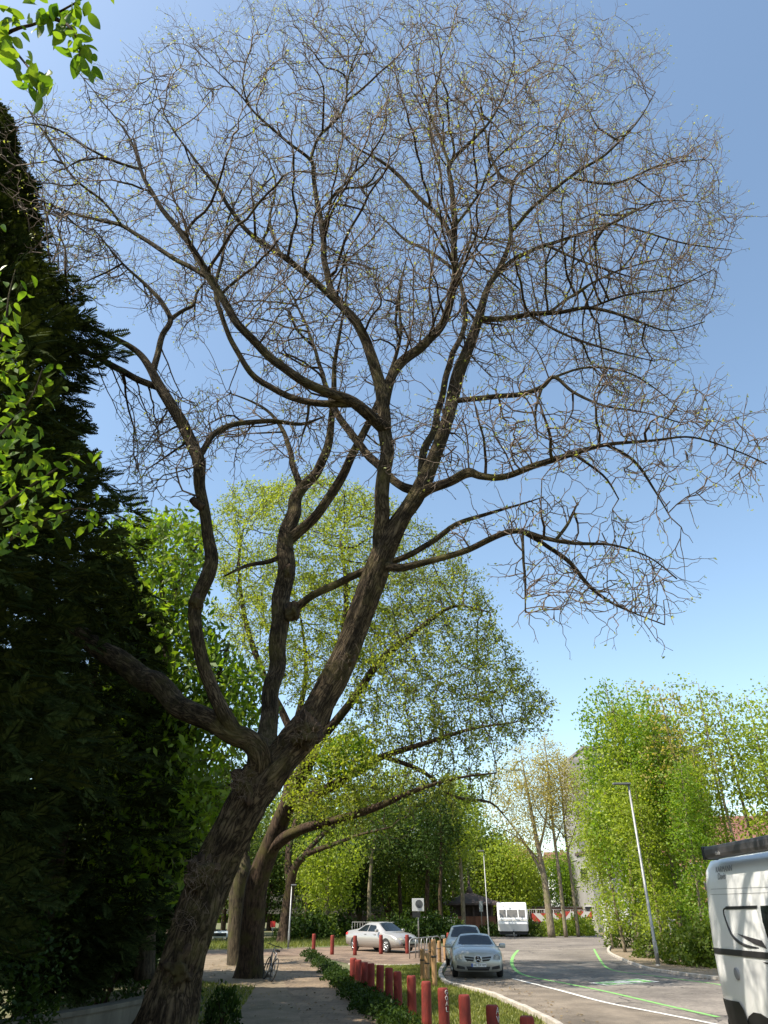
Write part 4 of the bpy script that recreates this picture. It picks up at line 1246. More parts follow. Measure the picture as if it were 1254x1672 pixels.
Ytip = 2.9
br = {
 'stem': [DB, DB + Vector((.1, .1, 1.6)), DB + Vector((.25, .3, 3.4)), DB + Vector((.5, .5, 5.2)), DB + Vector((.9, .6, 6.6)), DB + Vector((1.3, .6, 7.4))],
 'over': [DB + Vector((.9, .6, 6.6)), at(-120, 110, 3.0), at(-40, 85, 2.95), at(20, 50, 2.9), at(60, 38, 2.9), at(105, 15, 2.85), at(150, -12, 2.8), at(185, -40, 2.8)],
 'over2': [DB + Vector((.5, .5, 5.8)), at(-160, 160, 3.1), at(-60, 70, 3.0), at(0, 60, 2.95), at(30, 90, 2.95), at(52, 120, 2.9), at(60, 150, 2.9)],
 'over3': [at(60, 38, 2.9), at(85, 30, 2.88), at(115, 45, 2.85), at(130, 75, 2.85), at(128, 100, 2.85)],
 'side': [DB + Vector((.25, .3, 3.4)), at(-150, 700, 4.4), at(-60, 640, 4.5), at(0, 560, 4.6), at(15, 480, 4.6), at(25, 440, 4.6)],
 'side2': [DB + Vector((.2, .2, 2.6)), at(-140, 860, 4.6), at(-50, 760, 4.7), at(10, 700, 4.8), at(50, 650, 4.8), at(70, 600, 4.8)],
 'side3': [DB + Vector((.2, .2, 2.6)), at(-150, 960, 4.8), at(-40, 860, 4.9), at(40, 800, 5.0), at(100, 760, 5.1), at(130, 735, 5.1)],
 'side4': [DB + Vector((.2, .2, 2.4)), at(-120, 1000, 5.0), at(-10, 900, 5.1), at(70, 850, 5.2), at(130, 830, 5.2), at(170, 850, 5.2)],
}
for k, pts in br.items():
    r0 = .075 if k == 'stem' else .022
    p2, r2 = smooth_path([p - DB for p in pts], [r0 * (1 - .85 * i / (len(pts) - 1)) for i in range(len(pts))], 4)
    MB().tube(p2, r2, 8).build('branch', M_bark, DT)
rl = random.Random(5)
def place_leaf(p, d, parent):
    o = bpy.data.objects.new('leaf', rl.choice(leaf_v)); C.objects.link(o); o.parent = parent
    o.location = p
    o.rotation_euler = d.to_track_quat('X', 'Z').to_euler()
    o.rotation_euler.rotate_axis('X', rl.uniform(-.8, .8))
    s = rl.uniform(.7, 1.15) * LS; o.scale = (s, s, s)
leafcount = 0
LS = 1.55
def leafy(pts, n, spread, f0=0.3):
    global leafcount
    p2, _ = smooth_path([p - DB for p in pts], [0] * len(pts), 8)
    for k in range(n):
        if leafcount >= 296: return
        t = rl.uniform(f0, 1.0)
        i = min(len(p2) - 1, int(t * len(p2)))
        p = p2[i] + Vector((rl.gauss(0, spread), rl.gauss(0, spread), rl.gauss(0, spread * .8)))
        place_leaf(p, Vector((rl.gauss(0, .7), rl.gauss(0, .7), rl.uniform(-1.1, .1))).normalized(), DT)
        leafcount += 1
leafy(br['over'], 60, .06, .42); leafy(br['over2'], 50, .06, .42); leafy(br['over3'], 40, .06, .2)
LS = 1.2
leafy(br['side'], 34, .14, .4); leafy(br['side2'], 44, .15, .35); leafy(br['side3'], 38, .15, .35); leafy(br['side4'], 40, .13, .4)
# the rest of its foliage, further left and deeper in
rb = np.random.default_rng(77)
pts = []
for poly, n_, yc, yh in (([(-420, 420), (-40, 440), (30, 520), (50, 700), (90, 780), (60, 880), (-60, 960), (-420, 1000)], 2600, 4.6, .9), ([(-420, -300), (-60, -200), (-10, 30), (-60, 110), (-420, 300)], 1400, 3.0, .8)):
    pts.append(poly_points(poly, n_, yc, yh, rb))
pts = np.vstack(pts)
o = link('foliage', np_mesh('foliage', *leaf_quads(pts - np.array(DB), .10, .052, rb, droop=.5)), M_dogwood, DT); o['kind'] = 'stuff'

# ------------------------------------------------------------------ trees built once and copied: woods, thicket, hedges
def ell_points(r, n, ells):
    out = []
    tot = sum(e[3] * e[4] * e[5] for e in ells)
    for (x, y, z, a, b, c) in ells:
        k = max(5, int(n * a * b * c / tot))
        d = unit(r.normal(0, 1, (k, 3))) * (r.random((k, 1)) ** .45)
        out.append(np.array([x, y, z]) + d * np.array([a, b, c]))
    return np.vstack(out)
def tree_meshes(seed, trunk_pts, trunk_r, ells, n, step, kill, tip, leaves, size, thin, limbs_=(), droop=.2, jit=.22, cluster=None):
    r = np.random.default_rng(seed)
    lb = {}
    p_, q_ = smooth_path([Vector(p) for p in trunk_pts], trunk_r, 4)
    lb['t'] = (None, p_, q_)
    for i, (pp, rr) in enumerate(limbs_):
        p_, q_ = smooth_path([Vector(p) for p in pp], rr, 4)
        lb['l%d' % i] = ('t', p_, q_)
    mb = MB()
    for nm, (pa, pts, rr) in lb.items():
        mb.tube(pts, rr, 10 if nm == 't' else 7, amp=.14, seed=seed)
    tm = mb.mesh('trunk')
    G0, Gp, Gr = limbs_to_graph(lb)
    n_ = len(G0)
    P_, par_ = grow(G0, Gp, ell_points(r, n, ells), step, 8, kill, 120, jit, (0, 0, .05), seed)
    rad_ = pipe_radii(par_, tip, 2.25, n_, Gr)
    rad_[n_:] = np.minimum(rad_[n_:], max(trunk_r) * .45)
    bmh = branch_mesh('branches', P_, par_, rad_, n_, 3, 5, .04)
    th = np.where((np.arange(len(P_)) >= n_) & (rad_ < thin))[0]
    if cluster:
        th = th[r.random(len(th)) < cluster]
    cen = np.repeat(P_[th], leaves[0], 0)
    cen = cen + r.normal(0, leaves[1], cen.shape)
    cen = cen[cen[:, 2] > .15]
    lm = np_mesh('crown', *leaf_quads(cen, size[0], size[1], r, droop=droop))
    return tm, bmh, lm
def plant(name, label, meshes, mats, loc, s=1.0, rz=0.0, group=None, cat='tree', tilt=(0, 0)):
    T = thing(name, label, cat, loc, rz, group)
    T.rotation_euler = (tilt[0], tilt[1], rz)
    for nm, me, m in zip(('trunk', 'branches', 'crown'), meshes, mats):
        o = bpy.data.objects.new(nm, me)
        C.objects.link(o); o.parent = T
        if len(me.materials) == 0: me.materials.append(m)
        o.material_slots[0].link = 'OBJECT'
        o.material_slots[0].material = m
        if nm != 'trunk': o['kind'] = 'stuff'
    T.scale = (s, s, s) if not hasattr(s, '__len__') else s
    return T
W1 = tree_meshes(101, [(0, 0, -.1), (.05, 0, 2), (.2, .1, 5), (.1, .2, 8), (0, 0, 11)], [.24, .2, .16, .1, .04], [(0, 0, 8.5, 3.2, 3.2, 3.6), (.8, -.5, 5.6, 2.6, 2.6, 1.6)], 420, .45, .6, .012, (20, .5), (.26, .15), .04)
W2 = tree_meshes(102, [(0, 0, -.1), (-.1, .1, 3), (.1, 0, 6), (.3, .1, 9.5), (.2, 0, 13)], [.2, .17, .14, .09, .03], [(.2, 0, 10, 2.4, 2.4, 3.4), (-.6, .4, 7.4, 2.2, 2.2, 1.8)], 380, .45, .6, .012, (20, .5), (.25, .14), .04)
W3 = tree_meshes(103, [(0, 0, -.1), (.2, 0, 1.5), (.5, .1, 3.5), (1.0, .2, 6.5)], [.26, .22, .16, .05], [(0, 0, 6, 3.6, 3.6, 2.8), (.5, 0, 3.2, 2.8, 2.8, 1.4)], 420, .42, .55, .012, (20, .48), (.26, .15), .04,
                 limbs_=[([(.1, 0, 1.2), (-.6, .1, 3), (-1.2, .2, 6)], [.18, .12, .04])])
# the small wood behind the sedan
wood = [
 # px of trunk foot, Y, mesh, scale, foliage, bark, label
 (604, 70, W2, 1.0, M_green, M_bark_pale, 'slim bare-stemmed tree standing directly behind the silver sedan'),
 (535, 66, W3, .95, M_lime, M_bark_pale, 'forked pale-stemmed tree on the grass bank left of the sedan'),
 (655, 78, W1, 1.05, M_green, M_bark, 'green tree behind the steel fence, left of the notice board'),
 (697, 72, W1, 1.08, M_darkgreen, M_bark, 'dark dense tree directly behind the notice board'),
 (722, 66, W2, .92, M_darkgreen, M_bark, 'dark slender tree between the notice board and the brick hut'),
 (757, 74, W2, 1.06, M_lime, M_bark_pale, 'tall yellow-green tree with pale stem in front of the brick hut'),
 (570, 88, W1, 1.25, M_green, M_bark, 'tall rounded tree deep in the wood behind the sedan'),
 (500, 84, W1, 1.2, M_lime, M_bark, 'yellow-green tree beside the concrete bridge'),
 (640, 100, W2, 1.45, M_lime, M_bark, 'tallest pale green tree at the back of the wood'),
 (745, 98, W1, 1.4, M_green, M_bark, 'broad tree at the back of the wood above the hut roof'),
 (790, 96, W3, 1.35, M_green, M_bark, 'bushy green tree right behind the brick hut'),
 (440, 92, W1, 1.25, M_green, M_bark, 'green tree rising beyond the concrete bridge'),
 (350, 80, W1, 1.1, M_lime, M_bark, 'sunlit tree at the end of the dirt track behind the small van'),
 (375, 66, W2, .9, M_green, M_bark_pale, 'slim tree near the small van at the end of the track'),
 (280, 60, W1, 1.05, M_green, M_bark, 'green tree hidden behind the leaning trunk'),
 (200, 45, W1, 1.0, M_green, M_bark, 'sunny green tree glimpsed through the conifers'),
 (60, 40, W3, 1.0, M_lime, M_bark, 'bright bushy tree glimpsed under the conifers'),
 (520, 74, W3, 1.0, M_green, M_bark, 'low bushy tree between bridge and forked tree'), (585, 76, W3, 1.05, M_darkgreen, M_bark, 'low dark bushy tree behind the sedan roof'), (632, 84, W3, 1.15, M_green, M_bark, 'bushy tree behind the fence corner'),
 (676, 90, W3, 1.2, M_fresh, M_bark, 'fresh green bushy tree far behind the notice board'), (712, 82, W3, 1.1, M_green, M_bark, 'bushy tree left of the hut roof'), (555, 100, W3, 1.4, M_fresh, M_bark, 'fresh green tree far behind the sedan'), (480, 105, W3, 1.5, M_lime, M_bark, 'sunlit yellow-green tree seen under the bridge'),
 (400, 100, W3, 1.4, M_lime, M_bark, 'sunlit bushy tree beyond the pollard trunk'),
 (335, 56, W1, .95, M_darkgreen, M_bark, 'dark tree shading the far end of the dirt track'), (428, 74, W3, .95, M_darkgreen, M_bark, 'dark bushy tree close before the bridge, left of the red sign'), (366, 74, W3, 1.0, M_green, M_bark, 'bushy tree at the track end between the two old trunks'), (498, 72, W2, .95, M_darkgreen, M_bark, 'dark slim tree right of the bridge pier'),
]
for i, (px, Y, me, s, m, bk, lab) in enumerate(wood):
    X = at(px, 1500, Y).x
    plant('wood_tree', lab, me, (bk, bk, m), (X, Y, 0), s, i * 1.7, 'trees of the small wood')
# straw-yellow trees just leafing out beyond the barrier
Y1 = tree_meshes(111, [(0, 0, -.1), (-.1, 0, 4), (-.5, 0, 8), (-.9, 0, 12), (-1.2, .2, 16)], [.36, .30, .22, .13, .03], [(-1.6, 0, 11.6, 3.9, 3.6, 5.4)], 620, .5, .55, .017, (20, .36), (.18, .11), .06,
                 limbs_=[([(-.2, 0, 5), (-1.8, .3, 8), (-4.0, .5, 11)], [.16, .09, .03]), ([(-.4, 0, 7), (.6, -.3, 10), (1.2, -.5, 14)], [.14, .09, .03]), ([(-.3, 0, 6), (-2.2, -.4, 8), (-4.8, -.5, 9.4)], [.1, .06, .02])], cluster=.8)
Y2 = tree_meshes(112, [(0, 0, -.1), (0, 0, 5), (-.1, 0, 10), (.1, 0, 14), (0, 0, 18)], [.2, .17, .13, .08, .03], [(0, 0, 13.2, 2.5, 2.5, 5.2)], 400, .5, .55, .016, (24, .36), (.18, .11), .06,
                 limbs_=[([(0, 0, 8), (1.2, .3, 9.6), (2.4, .3, 12)], [.1, .06, .02]), ([(0, 0, 9), (-1.5, .3, 11), (-2.4, .3, 14)], [.1, .06, .02])], cluster=.8)
for px, Y, me, s, lab, bk in ((898, 70, Y1, .96, 'two-stemmed straw-yellow tree just in leaf beside the caravan', M_bark_pale), (921, 70, Y2, .93, 'straight slim straw-yellow tree behind the striped barrier', M_bark_pale), (941, 71, Y2, .86, 'crooked thin yellow tree nearest the grey apartment block', M_bark_pale)):
    plant('budding_tree', lab, me, (bk, bk, M_straw), (at(px, 1500, Y).x, Y, 0), s, .4 if me is Y2 else 0)
for i, (px, Y, s, m, lab) in enumerate(((832, 92, 1.12, M_lime, 'round yellow-green tree above the caravan roof'), (858, 98, 1.0, M_yellowgreen, 'yellowish bushy tree right of the caravan roof'), (925, 100, 1.0, M_fresh, 'bright green bushy tree behind the slim yellow stems'), (955, 104, .9, M_green, 'small green tree beside the grey block'), (812, 105, 1.2, M_yellowgreen, 'yellow tree farther back between hut and caravan'))):
    plant('far_tree', lab, W3, (M_bark, M_bark, m), (at(px, 1500, Y).x, Y, 0), s, i * 2.1)
# thicket of slender young trees on the right
T1 = tree_meshes(121, [(0, 0, -.1), (.1, 0, 3), (.05, .1, 6), (.2, .1, 9), (.15, .1, 13)], [.11, .09, .075, .05, .015], [(.1, 0, 9.0, 1.7, 1.7, 4.2), (.9, .3, 7.0, 1.5, 1.3, 2.2), (-.7, -.3, 5.0, 1.2, 1.2, 1.6), (.3, .2, 2.8, 1.2, 1.2, 1.5)], 560, .33, .4, .008, (17, .3), (.19, .11), .024)
T2 = tree_meshes(122, [(0, 0, -.1), (-.1, 0, 3), (-.3, .1, 6), (-.3, .1, 9), (-.5, .1, 12.4)], [.10, .085, .07, .045, .015], [(-.3, 0, 8.4, 1.5, 1.5, 4.0), (-1.1, .2, 6.2, 1.4, 1.2, 2.0), (.6, .2, 3.6, 1.1, 1.1, 1.5), (-.4, 0, 2.2, 1.2, 1.2, 1.3)], 520, .33, .4, .008, (17, .3), (.19, .11), .024)
T3 = tree_meshes(123, [(0, 0, -.1), (.1, 0, 3), (.3, .1, 6), (.35, .1, 9), (.6, .1, 12.5)], [.10, .085, .07, .045, .015], [(.3, 0, 9.2, 1.7, 1.7, 3.9)], 330, .36, .45, .009, (6, .26), (.18, .11), .024)
thick = [(1004, 50, T2, .66, M_lime), (1022, 46, T1, .86, M_lime), (1044, 43, T1, 1.12, M_fresh), (1066, 42, T2, 1.04, M_lime), (1088, 44, T1, 1.12, M_lime), (1105, 40, T1, 1.0, M_fresh), (1128, 41, T2, 1.02, M_lime),
         (1145, 39, T3, 1.02, M_straw), (1172, 40, T3, 1.08, M_lime), (1160, 37, T2, .74, M_lime), (1195, 38, T3, 1.02, M_lime), (1215, 36, T3, .95, M_yellowgreen), (1240, 37, T3, .98, M_lime), (1270, 36, T1, .9, M_lime), (1135, 36, T2, .7, M_fresh), (1080, 39, T2, .72, M_lime), (1040, 48, T2, .8, M_lime), (1110, 46, T2, 1.04, M_fresh), (1300, 38, T3, 1, M_lime)]
for i, (px, Y, me, s, m) in enumerate(thick):
    sparse = me is T3
    hue = {'leaf_straw_yellow': 'straw-yellow', 'leaf_yellow_green': 'bright yellow', 'leaf_lime': 'yellow-green', 'leaf_fresh_green': 'fresh green'}[m.name]
    lab = ('thinly leaved %s young tree in the roadside thicket, sky showing through its head' % hue) if sparse else ('slender densely leaved %s young tree in the roadside thicket' % hue if s > .78 else 'short densely leaved %s young tree at the road edge of the thicket' % hue)
    plant('young_tree', lab, me, (M_bark_pale, M_bark_pale, m), (at(px, 1500, Y).x + (px - 1100) * .004, Y, 0), (s, s, s), i * 2.4, ('sparse %s thicket trees' if sparse else 'dense %s thicket trees' if s > .78 else 'short %s thicket trees') % hue, tilt=(random.uniform(-.04, .04), random.uniform(-.05, .05)))
# bare sucker stems and low growth in the thicket
sh_mid = shrub_mesh(8, 1.3, 1.2, 1.7, 1900, (.17, .1))
for i, (px, Y, s, lab) in enumerate(((1105, 36.5, .9, 'low green shrub at the foot of the thicket by the street lamp'), (1140, 35.0, 1.0, 'low shrub at the near edge of the thicket beside the camper van'), (1060, 41, .9, 'low shrub behind the tall street lamp'), (1015, 52, 1.0, 'low shrub at the far end of the thicket beside the white wall'), (1180, 34.5, 1.2, 'shrub in the thicket hidden behind the camper van'))):
    shrub('thicket_shrub', lab, (at(px, 1500, Y).x, Y, 0), sh_mid, M_green, 1.4, (s, s, s), i, seed=20 + i)
# undergrowth along the edge of the wood and around the caravan
sh_u = shrub_mesh(9, 1.7, 1.3, 1.5, 1700, (.22, .13))
under = [(505, 62, 1.3, M_darkgreen, 'dark shrub at the foot of the concrete bridge'), (530, 64, 1.1, M_green, 'green shrub on the bank left of the forked tree'), (556, 66, 1.2, M_darkgreen, 'dark shrub behind the sedan boot'),
         (620, 66, 1.0, M_green, 'green shrub under the steel fence behind the sedan roof'), (655, 62, 1.1, M_darkgreen, 'dark shrub left of the notice board post'), (700, 60, 1.2, M_darkgreen, 'dark shrub right of the notice board post'), (725, 60, 1.1, M_darkgreen, 'dark shrub before the hut, left of its door side'),
         (745, 66, .8, M_green, 'small green shrub before the brick hut'), (868, 72, .8, M_green, 'low weedy shrub right of the caravan'), (905, 74, 1.0, M_lime, 'low weedy shrub under the striped barrier'), (945, 75, 1.1, M_lime, 'bushy weeds at the right end of the striped barrier'), (800, 72, .7, M_darkgreen, 'dark shrub tucked against the caravan side'), (470, 62, .7, M_green, 'small shrub beside the slim lamp post')]
for i, (px, Y, s, m, lab) in enumerate(under):
    T = shrub('undergrowth_shrub', lab, (at(px, 1500, Y).x, Y, 0), sh_u, m, 1.2, (s, s, s), i * 1.1, seed=40 + i)
    for c in T.children:
        if c.name.startswith('crown'):
            c.material_slots[0].link = 'OBJECT'; c.material_slots[0].material = m
# distant belt of trees closing the view
far = bpy.data.objects
fr = random.Random(3)
pts = []
rb = np.random.default_rng(5)
for k in range(110):
    x = -130 + k * 2.9
    y = 150 + fr.uniform(-6, 10)
    h = fr.uniform(9, 14)
    n_ = 520
    d = unit(rb.normal(0, 1, (n_, 3))); d[:, 2] = np.abs(d[:, 2])
    pts.append(np.array([x, y, 0]) + d * (rb.random((n_, 1)) ** .5) * np.array([3.2, 3, h]))
o = link('wood', np_mesh('wood', *leaf_quads(np.vstack(pts), 1.1, .8, rb)), M_green)
tag(o, 'far belt of green trees closing the view', 'wood', kind='stuff')

# low leafy ground cover along the bollards
rb = np.random.default_rng(15)
gc = []
for (x, y) in [(g(px, py).x, g(px, py).y) for px, py in ((505, 1562), (515, 1570), (525, 1578), (538, 1588), (552, 1598), (566, 1608), (580, 1618), (592, 1630), (604, 1640), (618, 1652), (632, 1664), (650, 1680), (545, 1600), (560, 1612), (577, 1628), (600, 1650))]:
    n_ = 600
    d = unit(rb.normal(0, 1, (n_, 3))); d[:, 2] = np.abs(d[:, 2])
    gc.append(np.array([x, y, 0.02]) + d * (rb.random((n_, 1)) ** .4) * np.array([.5, 1.2, .36]))
o = link('ground_cover', np_mesh('ground_cover', *leaf_quads(np.vstack(gc), .10, .05, rb)), M_darkgreen)
tag(o, 'low leafy ground cover between path and bollards', 'ground cover', kind='stuff')
# grass blades on the verge and on the bank by the wood
def grass(name, label, polyxy, n, h, m, seed):
    r = np.random.default_rng(seed)
    P_ = np.array(polyxy, float)
    lo, hi = P_.min(0), P_.max(0)
    x = r.uniform(lo[0], hi[0], n * 3); y = r.uniform(lo[1], hi[1], n * 3)
    k = inpoly(x, y, polyxy)
    x, y = x[k][:n], y[k][:n]
    n = len(x)
    a = r.uniform(0, 2 * np.pi, n); hh = h * r.uniform(.4, 1.2, n); w = .012 + .012 * r.random(n)
    c = np.stack([x, y, np.full(n, .01)], 1)
    s = np.stack([np.cos(a), np.sin(a), np.zeros(n)], 1) * w[:, None]
    t = c + np.stack([r.normal(0, .4, n) * hh, r.normal(0, .4, n) * hh, hh], 1)
    V = np.stack([c - s, c + s, t], 1).reshape(-1, 3)
    o = link(name, np_mesh(name, V, np.arange(3 * n).reshape(-1, 3)), m)
    return tag(o, label, 'grass', kind='stuff')
M_grass = leaf_mat('grass_blades', (0.09, 0.12, 0.022), (0.23, 0.24, 0.06), .35)
grass('grass', 'short grass on the verge between bollards and kerb', [(0.9, 14), (2.9, 14), (3.4, 18.4), (2.85, 23.7), (1.9, 26.9), (2.0, 31.2), (2.6, 36.8), (0.9, 35.1), (-1.0, 35.3), (-1.2, 28), (-0.2, 24), (0.4, 18)], 26000, .09, M_grass, 1)
grass('grass', 'rough grass bank at the edge of the wood', [(-16, 49.5), (-8, 49), (-3, 54), (2.8, 58.5), (4, 64), (-4, 66), (-18, 62)], 16000, .3, M_grass, 2)
grass('grass', 'thin grass along the low wall beside the dirt track', [(-6, 18), (-3.2, 18), (-4, 26), (-6.5, 28)], 5000, .08, M_grass, 3)
grass('grass', 'weedy grass strip at the end of the turning area', [(8, 74), (22, 84), (20, 92), (8, 84)], 6000, .4, M_grass, 4)

# fallen leaves and twigs on the track, the path edge and along the kerb
rb = np.random.default_rng(44)
lp = []
for poly_, n_ in (([(-6.5, 17.5), (-0.2, 17.5), (-1.2, 27), (-3.4, 40), (-8, 40)], 900), ([(2.3, 18), (4.6, 18), (4.2, 25), (2.6, 33), (1.8, 28)], 350), ([(10.4, 28), (13, 28), (15.5, 44), (11.5, 42)], 500)):
    P_ = np.array(poly_, float); lo_, hi_ = P_.min(0), P_.max(0)
    x_, y_ = rb.uniform(lo_[0], hi_[0], n_ * 2), rb.uniform(lo_[1], hi_[1], n_ * 2)
    k_ = inpoly(x_, y_, poly_)
    lp.append(np.stack([x_[k_], y_[k_], np.full(k_.sum(), .03)], 1))
lp = np.vstack(lp); n_ = len(lp)
a_ = rb.uniform(0, 6.283, n_); s_ = rb.uniform(.02, .05, n_)
u_ = np.stack([np.cos(a_), np.sin(a_), rb.normal(0, .2, n_)], 1) * s_[:, None]; v_ = np.stack([-np.sin(a_), np.cos(a_), rb.normal(0, .2, n_)], 1) * s_[:, None] * .6
V = np.stack([lp - u_, lp - v_, lp + u_, lp + v_], 1).reshape(-1, 3)
o = link('leaf_litter', np_mesh('leaf_litter', V, np.arange(4 * n_).reshape(-1, 4)), leaf_mat('dry_leaf', (.10, .06, .03), (.26, .19, .09), .15))
tag(o, 'scattered dry leaves on the track and along the kerbs', 'leaf litter', kind='stuff')

# ------------------------------------------------------------------ buildings beyond the trees
M_panel = mat('grey_cladding', (0.19, 0.185, 0.185), 0.8, var=.15, scale=.8)
M_panel2 = mat('light_cladding', (0.27, 0.26, 0.25), 0.8, var=.12, scale=.8)
M_glass = mat('window_glass', (0.02, 0.025, 0.03), 0.08, spec=.8)
M_frame = mat('window_frame', (0.55, 0.55, 0.53), 0.6)
M_brick = paver_mat('red_brick', (0.30, 0.13, 0.085), (0.22, 0.095, 0.065), (0.28, 0.24, 0.20), 3.0, bw=.5, rh=.16)
M_tile = mat('roof_tile', (0.17, 0.075, 0.052), .8, var=.3, scale=4)
M_darkroof = mat('dark_roof_felt', (0.07, 0.05, 0.045), .9, var=.3, scale=3)
M_conc = mat('bridge_concrete', (0.13, 0.12, 0.105), .9, var=.25, scale=1.5)
M_plaster = mat('white_plaster', (0.74, 0.73, 0.70), .85, var=.06, scale=2)
def building(name, label, cat, x0, x1, y0, y1, h, wallm, cols, rows, roof='flat', rise=2.0, sill=.9, wh=1.4, side='left', door=False, roofm=None):
    T = thing(name, label, cat, ((x0 + x1) / 2, y0, 0))
    ox, oy = (x0 + x1) / 2, y0
    MB().box((0, (y1 - y0) / 2, h / 2), (x1 - x0, y1 - y0, h)).build('wall', wallm, T)
    rm = roofm or M_darkroof
    hw = (x1 - x0) / 2
    if roof == 'flat':
        MB().box((0, (y1 - y0) / 2, h + .15), (x1 - x0 + .3, y1 - y0 + .3, .3)).build('roof', rm, T)
    elif roof == 'gable':
        d = y1 - y0; e = .4
        V = [(-hw - e, -e, h), (hw + e, -e, h), (hw + e, d + e, h), (-hw - e, d + e, h), (-hw - e, d / 2, h + rise), (hw + e, d / 2, h + rise)]
        rf = MB().add(V, [(0, 1, 5, 4), (2, 3, 4, 5), (0, 4, 3), (1, 2, 5), (0, 3, 2, 1)]).build('roof', rm, T)
        MB().box((hw * .4, d / 2 + .6, h + rise * .9), (.6, .6, 1.3)).build('chimney', M_brick, rf)
    elif roof == 'hip':
        d = y1 - y0; e = .7
        V = [(-hw - e, -e, h), (hw + e, -e, h), (hw + e, d + e, h), (-hw - e, d + e, h), (-.25, d / 2 - .25, h + rise), (.25, d / 2 - .25, h + rise), (.25, d / 2 + .25, h + rise), (-.25, d / 2 + .25, h + rise)]
        rf = MB().add(V, [(0, 1, 5, 4), (1, 2, 6, 5), (2, 3, 7, 6), (3, 0, 4, 7), (4, 5, 6, 7), (0, 3, 2, 1)]).build('roof', rm, T)
        MB().lathe([(.18, h + rise - .05), (.2, h + rise + .3), (.05, h + rise + .5), (.03, h + rise + 1.6), (0.001, h + rise + 2.0)], 8, Matrix.Translation((0, d / 2, 0))).build('finial', rm, rf)
    sh = h / rows
    def windows(n, span, place):
        w = span / n
        for r_ in range(rows):
            for c in range(n):
                place((c + .5) * w - span / 2, r_ * sh + sill, w * .55)
    def front(u, z, w):
        f = MB().box((u, -.02, z + wh / 2), (w + .12, .1, wh + .12)).build('window', M_frame, T)
        MB().box((u - w / 4, -.055, z + wh / 2), (w / 2 - .05, .05, wh - .04)).build('pane', M_glass, f)
        MB().box((u + w / 4, -.055, z + wh / 2), (w / 2 - .05, .05, wh - .04)).build('pane', M_glass, f)
    def left(u, z, w):
        f = MB().box((-hw - .02, (y1 - y0) / 2 + u, z + wh / 2), (.1, w + .12, wh + .12)).build('window', M_frame, T)
        MB().box((-hw - .055, (y1 - y0) / 2 + u, z + wh / 2), (.05, w - .04, wh - .04)).build('pane', M_glass, f)
    if cols: windows(cols, x1 - x0, front)
    if side == 'left' and cols: windows(max(1, int((y1 - y0) / 4)), y1 - y0, left)
    return T
bx0 = at(978, 1400, 92).x; bx1 = at(1178, 1400, 92).x
btop = at(985, 1222, 92).z
B = building('apartment_block', 'grey flat-roofed apartment block showing between the thicket stems', 'building', bx0, bx1, 92, 106, btop, M_panel, 7, 6, 'flat', sill=1.0, wh=1.5, roofm=M_panel)
lx = (bx0 - bx1) / 2
MB().box((lx - .9, 5, btop * .5 - .5), (1.6, 6, btop - 1)).build('stair_tower', M_panel2, B)
for k in range(7):
    MB().box((lx - 1.73, 5, btop * (k + .6) / 7), (.1, 5.0, .05)).build('joint_strip', M_frame, B)
bx0 = at(968, 1430, 84).x
o = building('annex', 'pale grey panelled annex with dark window beside the parking sign', 'building', bx0, bx0 + 9, 84.5, 90, at(970, 1392, 84).z, M_panel2, 3, 2, 'flat', sill=1.2, wh=1.2)
# white garage wall before it
gx0, gx1 = at(986, 1480, 80).x, at(1030, 1480, 80).x
W = thing('white_wall', 'bright white enclosure wall with small black handle behind the far lamp', 'wall', ((gx0 + gx1) / 2, 80.5, 0))
MB().box((0, .2, at(990, 1469, 80).z / 2), (gx1 - gx0, .4, at(990, 1469, 80).z)).build('wall_panel', M_plaster, W)
MB().box((-.4, -.04, .9), (.18, .1, .3)).build('handle', M_darkroof, W)
MB().box((0, -.012, 1.15), (gx1 - gx0 - .02, .03, .03)).build('rail', M_frame, W)
building('brick_house', 'red brick house with red roof glimpsed over the camper van', 'house', at(1150, 1400, 56).x, at(1400, 1400, 56).x, 56, 64, at(1200, 1385, 56).z, M_brick, 6, 2, 'gable', 2.6, roofm=M_tile, sill=.8, wh=1.3)
building('far_house', 'far house with pink tiled roof between the yellow trees', 'house', at(905, 1450, 135).x, at(945, 1450, 135).x, 135, 142, at(925, 1412, 135).z, M_plaster, 3, 3, 'gable', 2.2, roofm=M_tile)
building('carport', 'low grey flat-roofed outbuilding behind the thin yellow trees', 'building', at(930, 1450, 110).x, at(978, 1450, 110).x, 110, 116, at(950, 1447, 110).z, M_conc, 2, 1, 'flat', sill=1.0, wh=2.2)
hx0, hx1 = at(738, 1490, 82).x, at(808, 1490, 82).x
hh = at(770, 1478, 82).z
Hh = thing('brick_hut', 'small dark pavilion with brick parapet, hipped roof and spike', 'building', ((hx0 + hx1) / 2, 82, 0))
hw = (hx1 - hx0) / 2
MB().box((0, 3, hh / 2), (2 * hw - .6, 5.4, hh)).build('wall', M_darkroof, Hh)
MB().box((0, -.1, .75), (2 * hw, .3, 1.5)).build('parapet', M_brick, Hh)
for k in range(5):
    MB().box((-hw + .3 + k * (2 * hw - .6) / 4, -.1, hh / 2 + .7), (.22, .22, hh - 1.4)).build('post', M_darkroof, Hh)
V = [(-hw - .8, -.9, hh), (hw + .8, -.9, hh), (hw + .8, 6.5, hh), (-hw - .8, 6.5, hh), (-.3, 2.6, hh + 1.0), (.3, 2.6, hh + 1.0), (.3, 3.2, hh + 1.0), (-.3, 3.2, hh + 1.0)]
V2 = [(x, y, z + .16) for x, y, z in V[:4]]
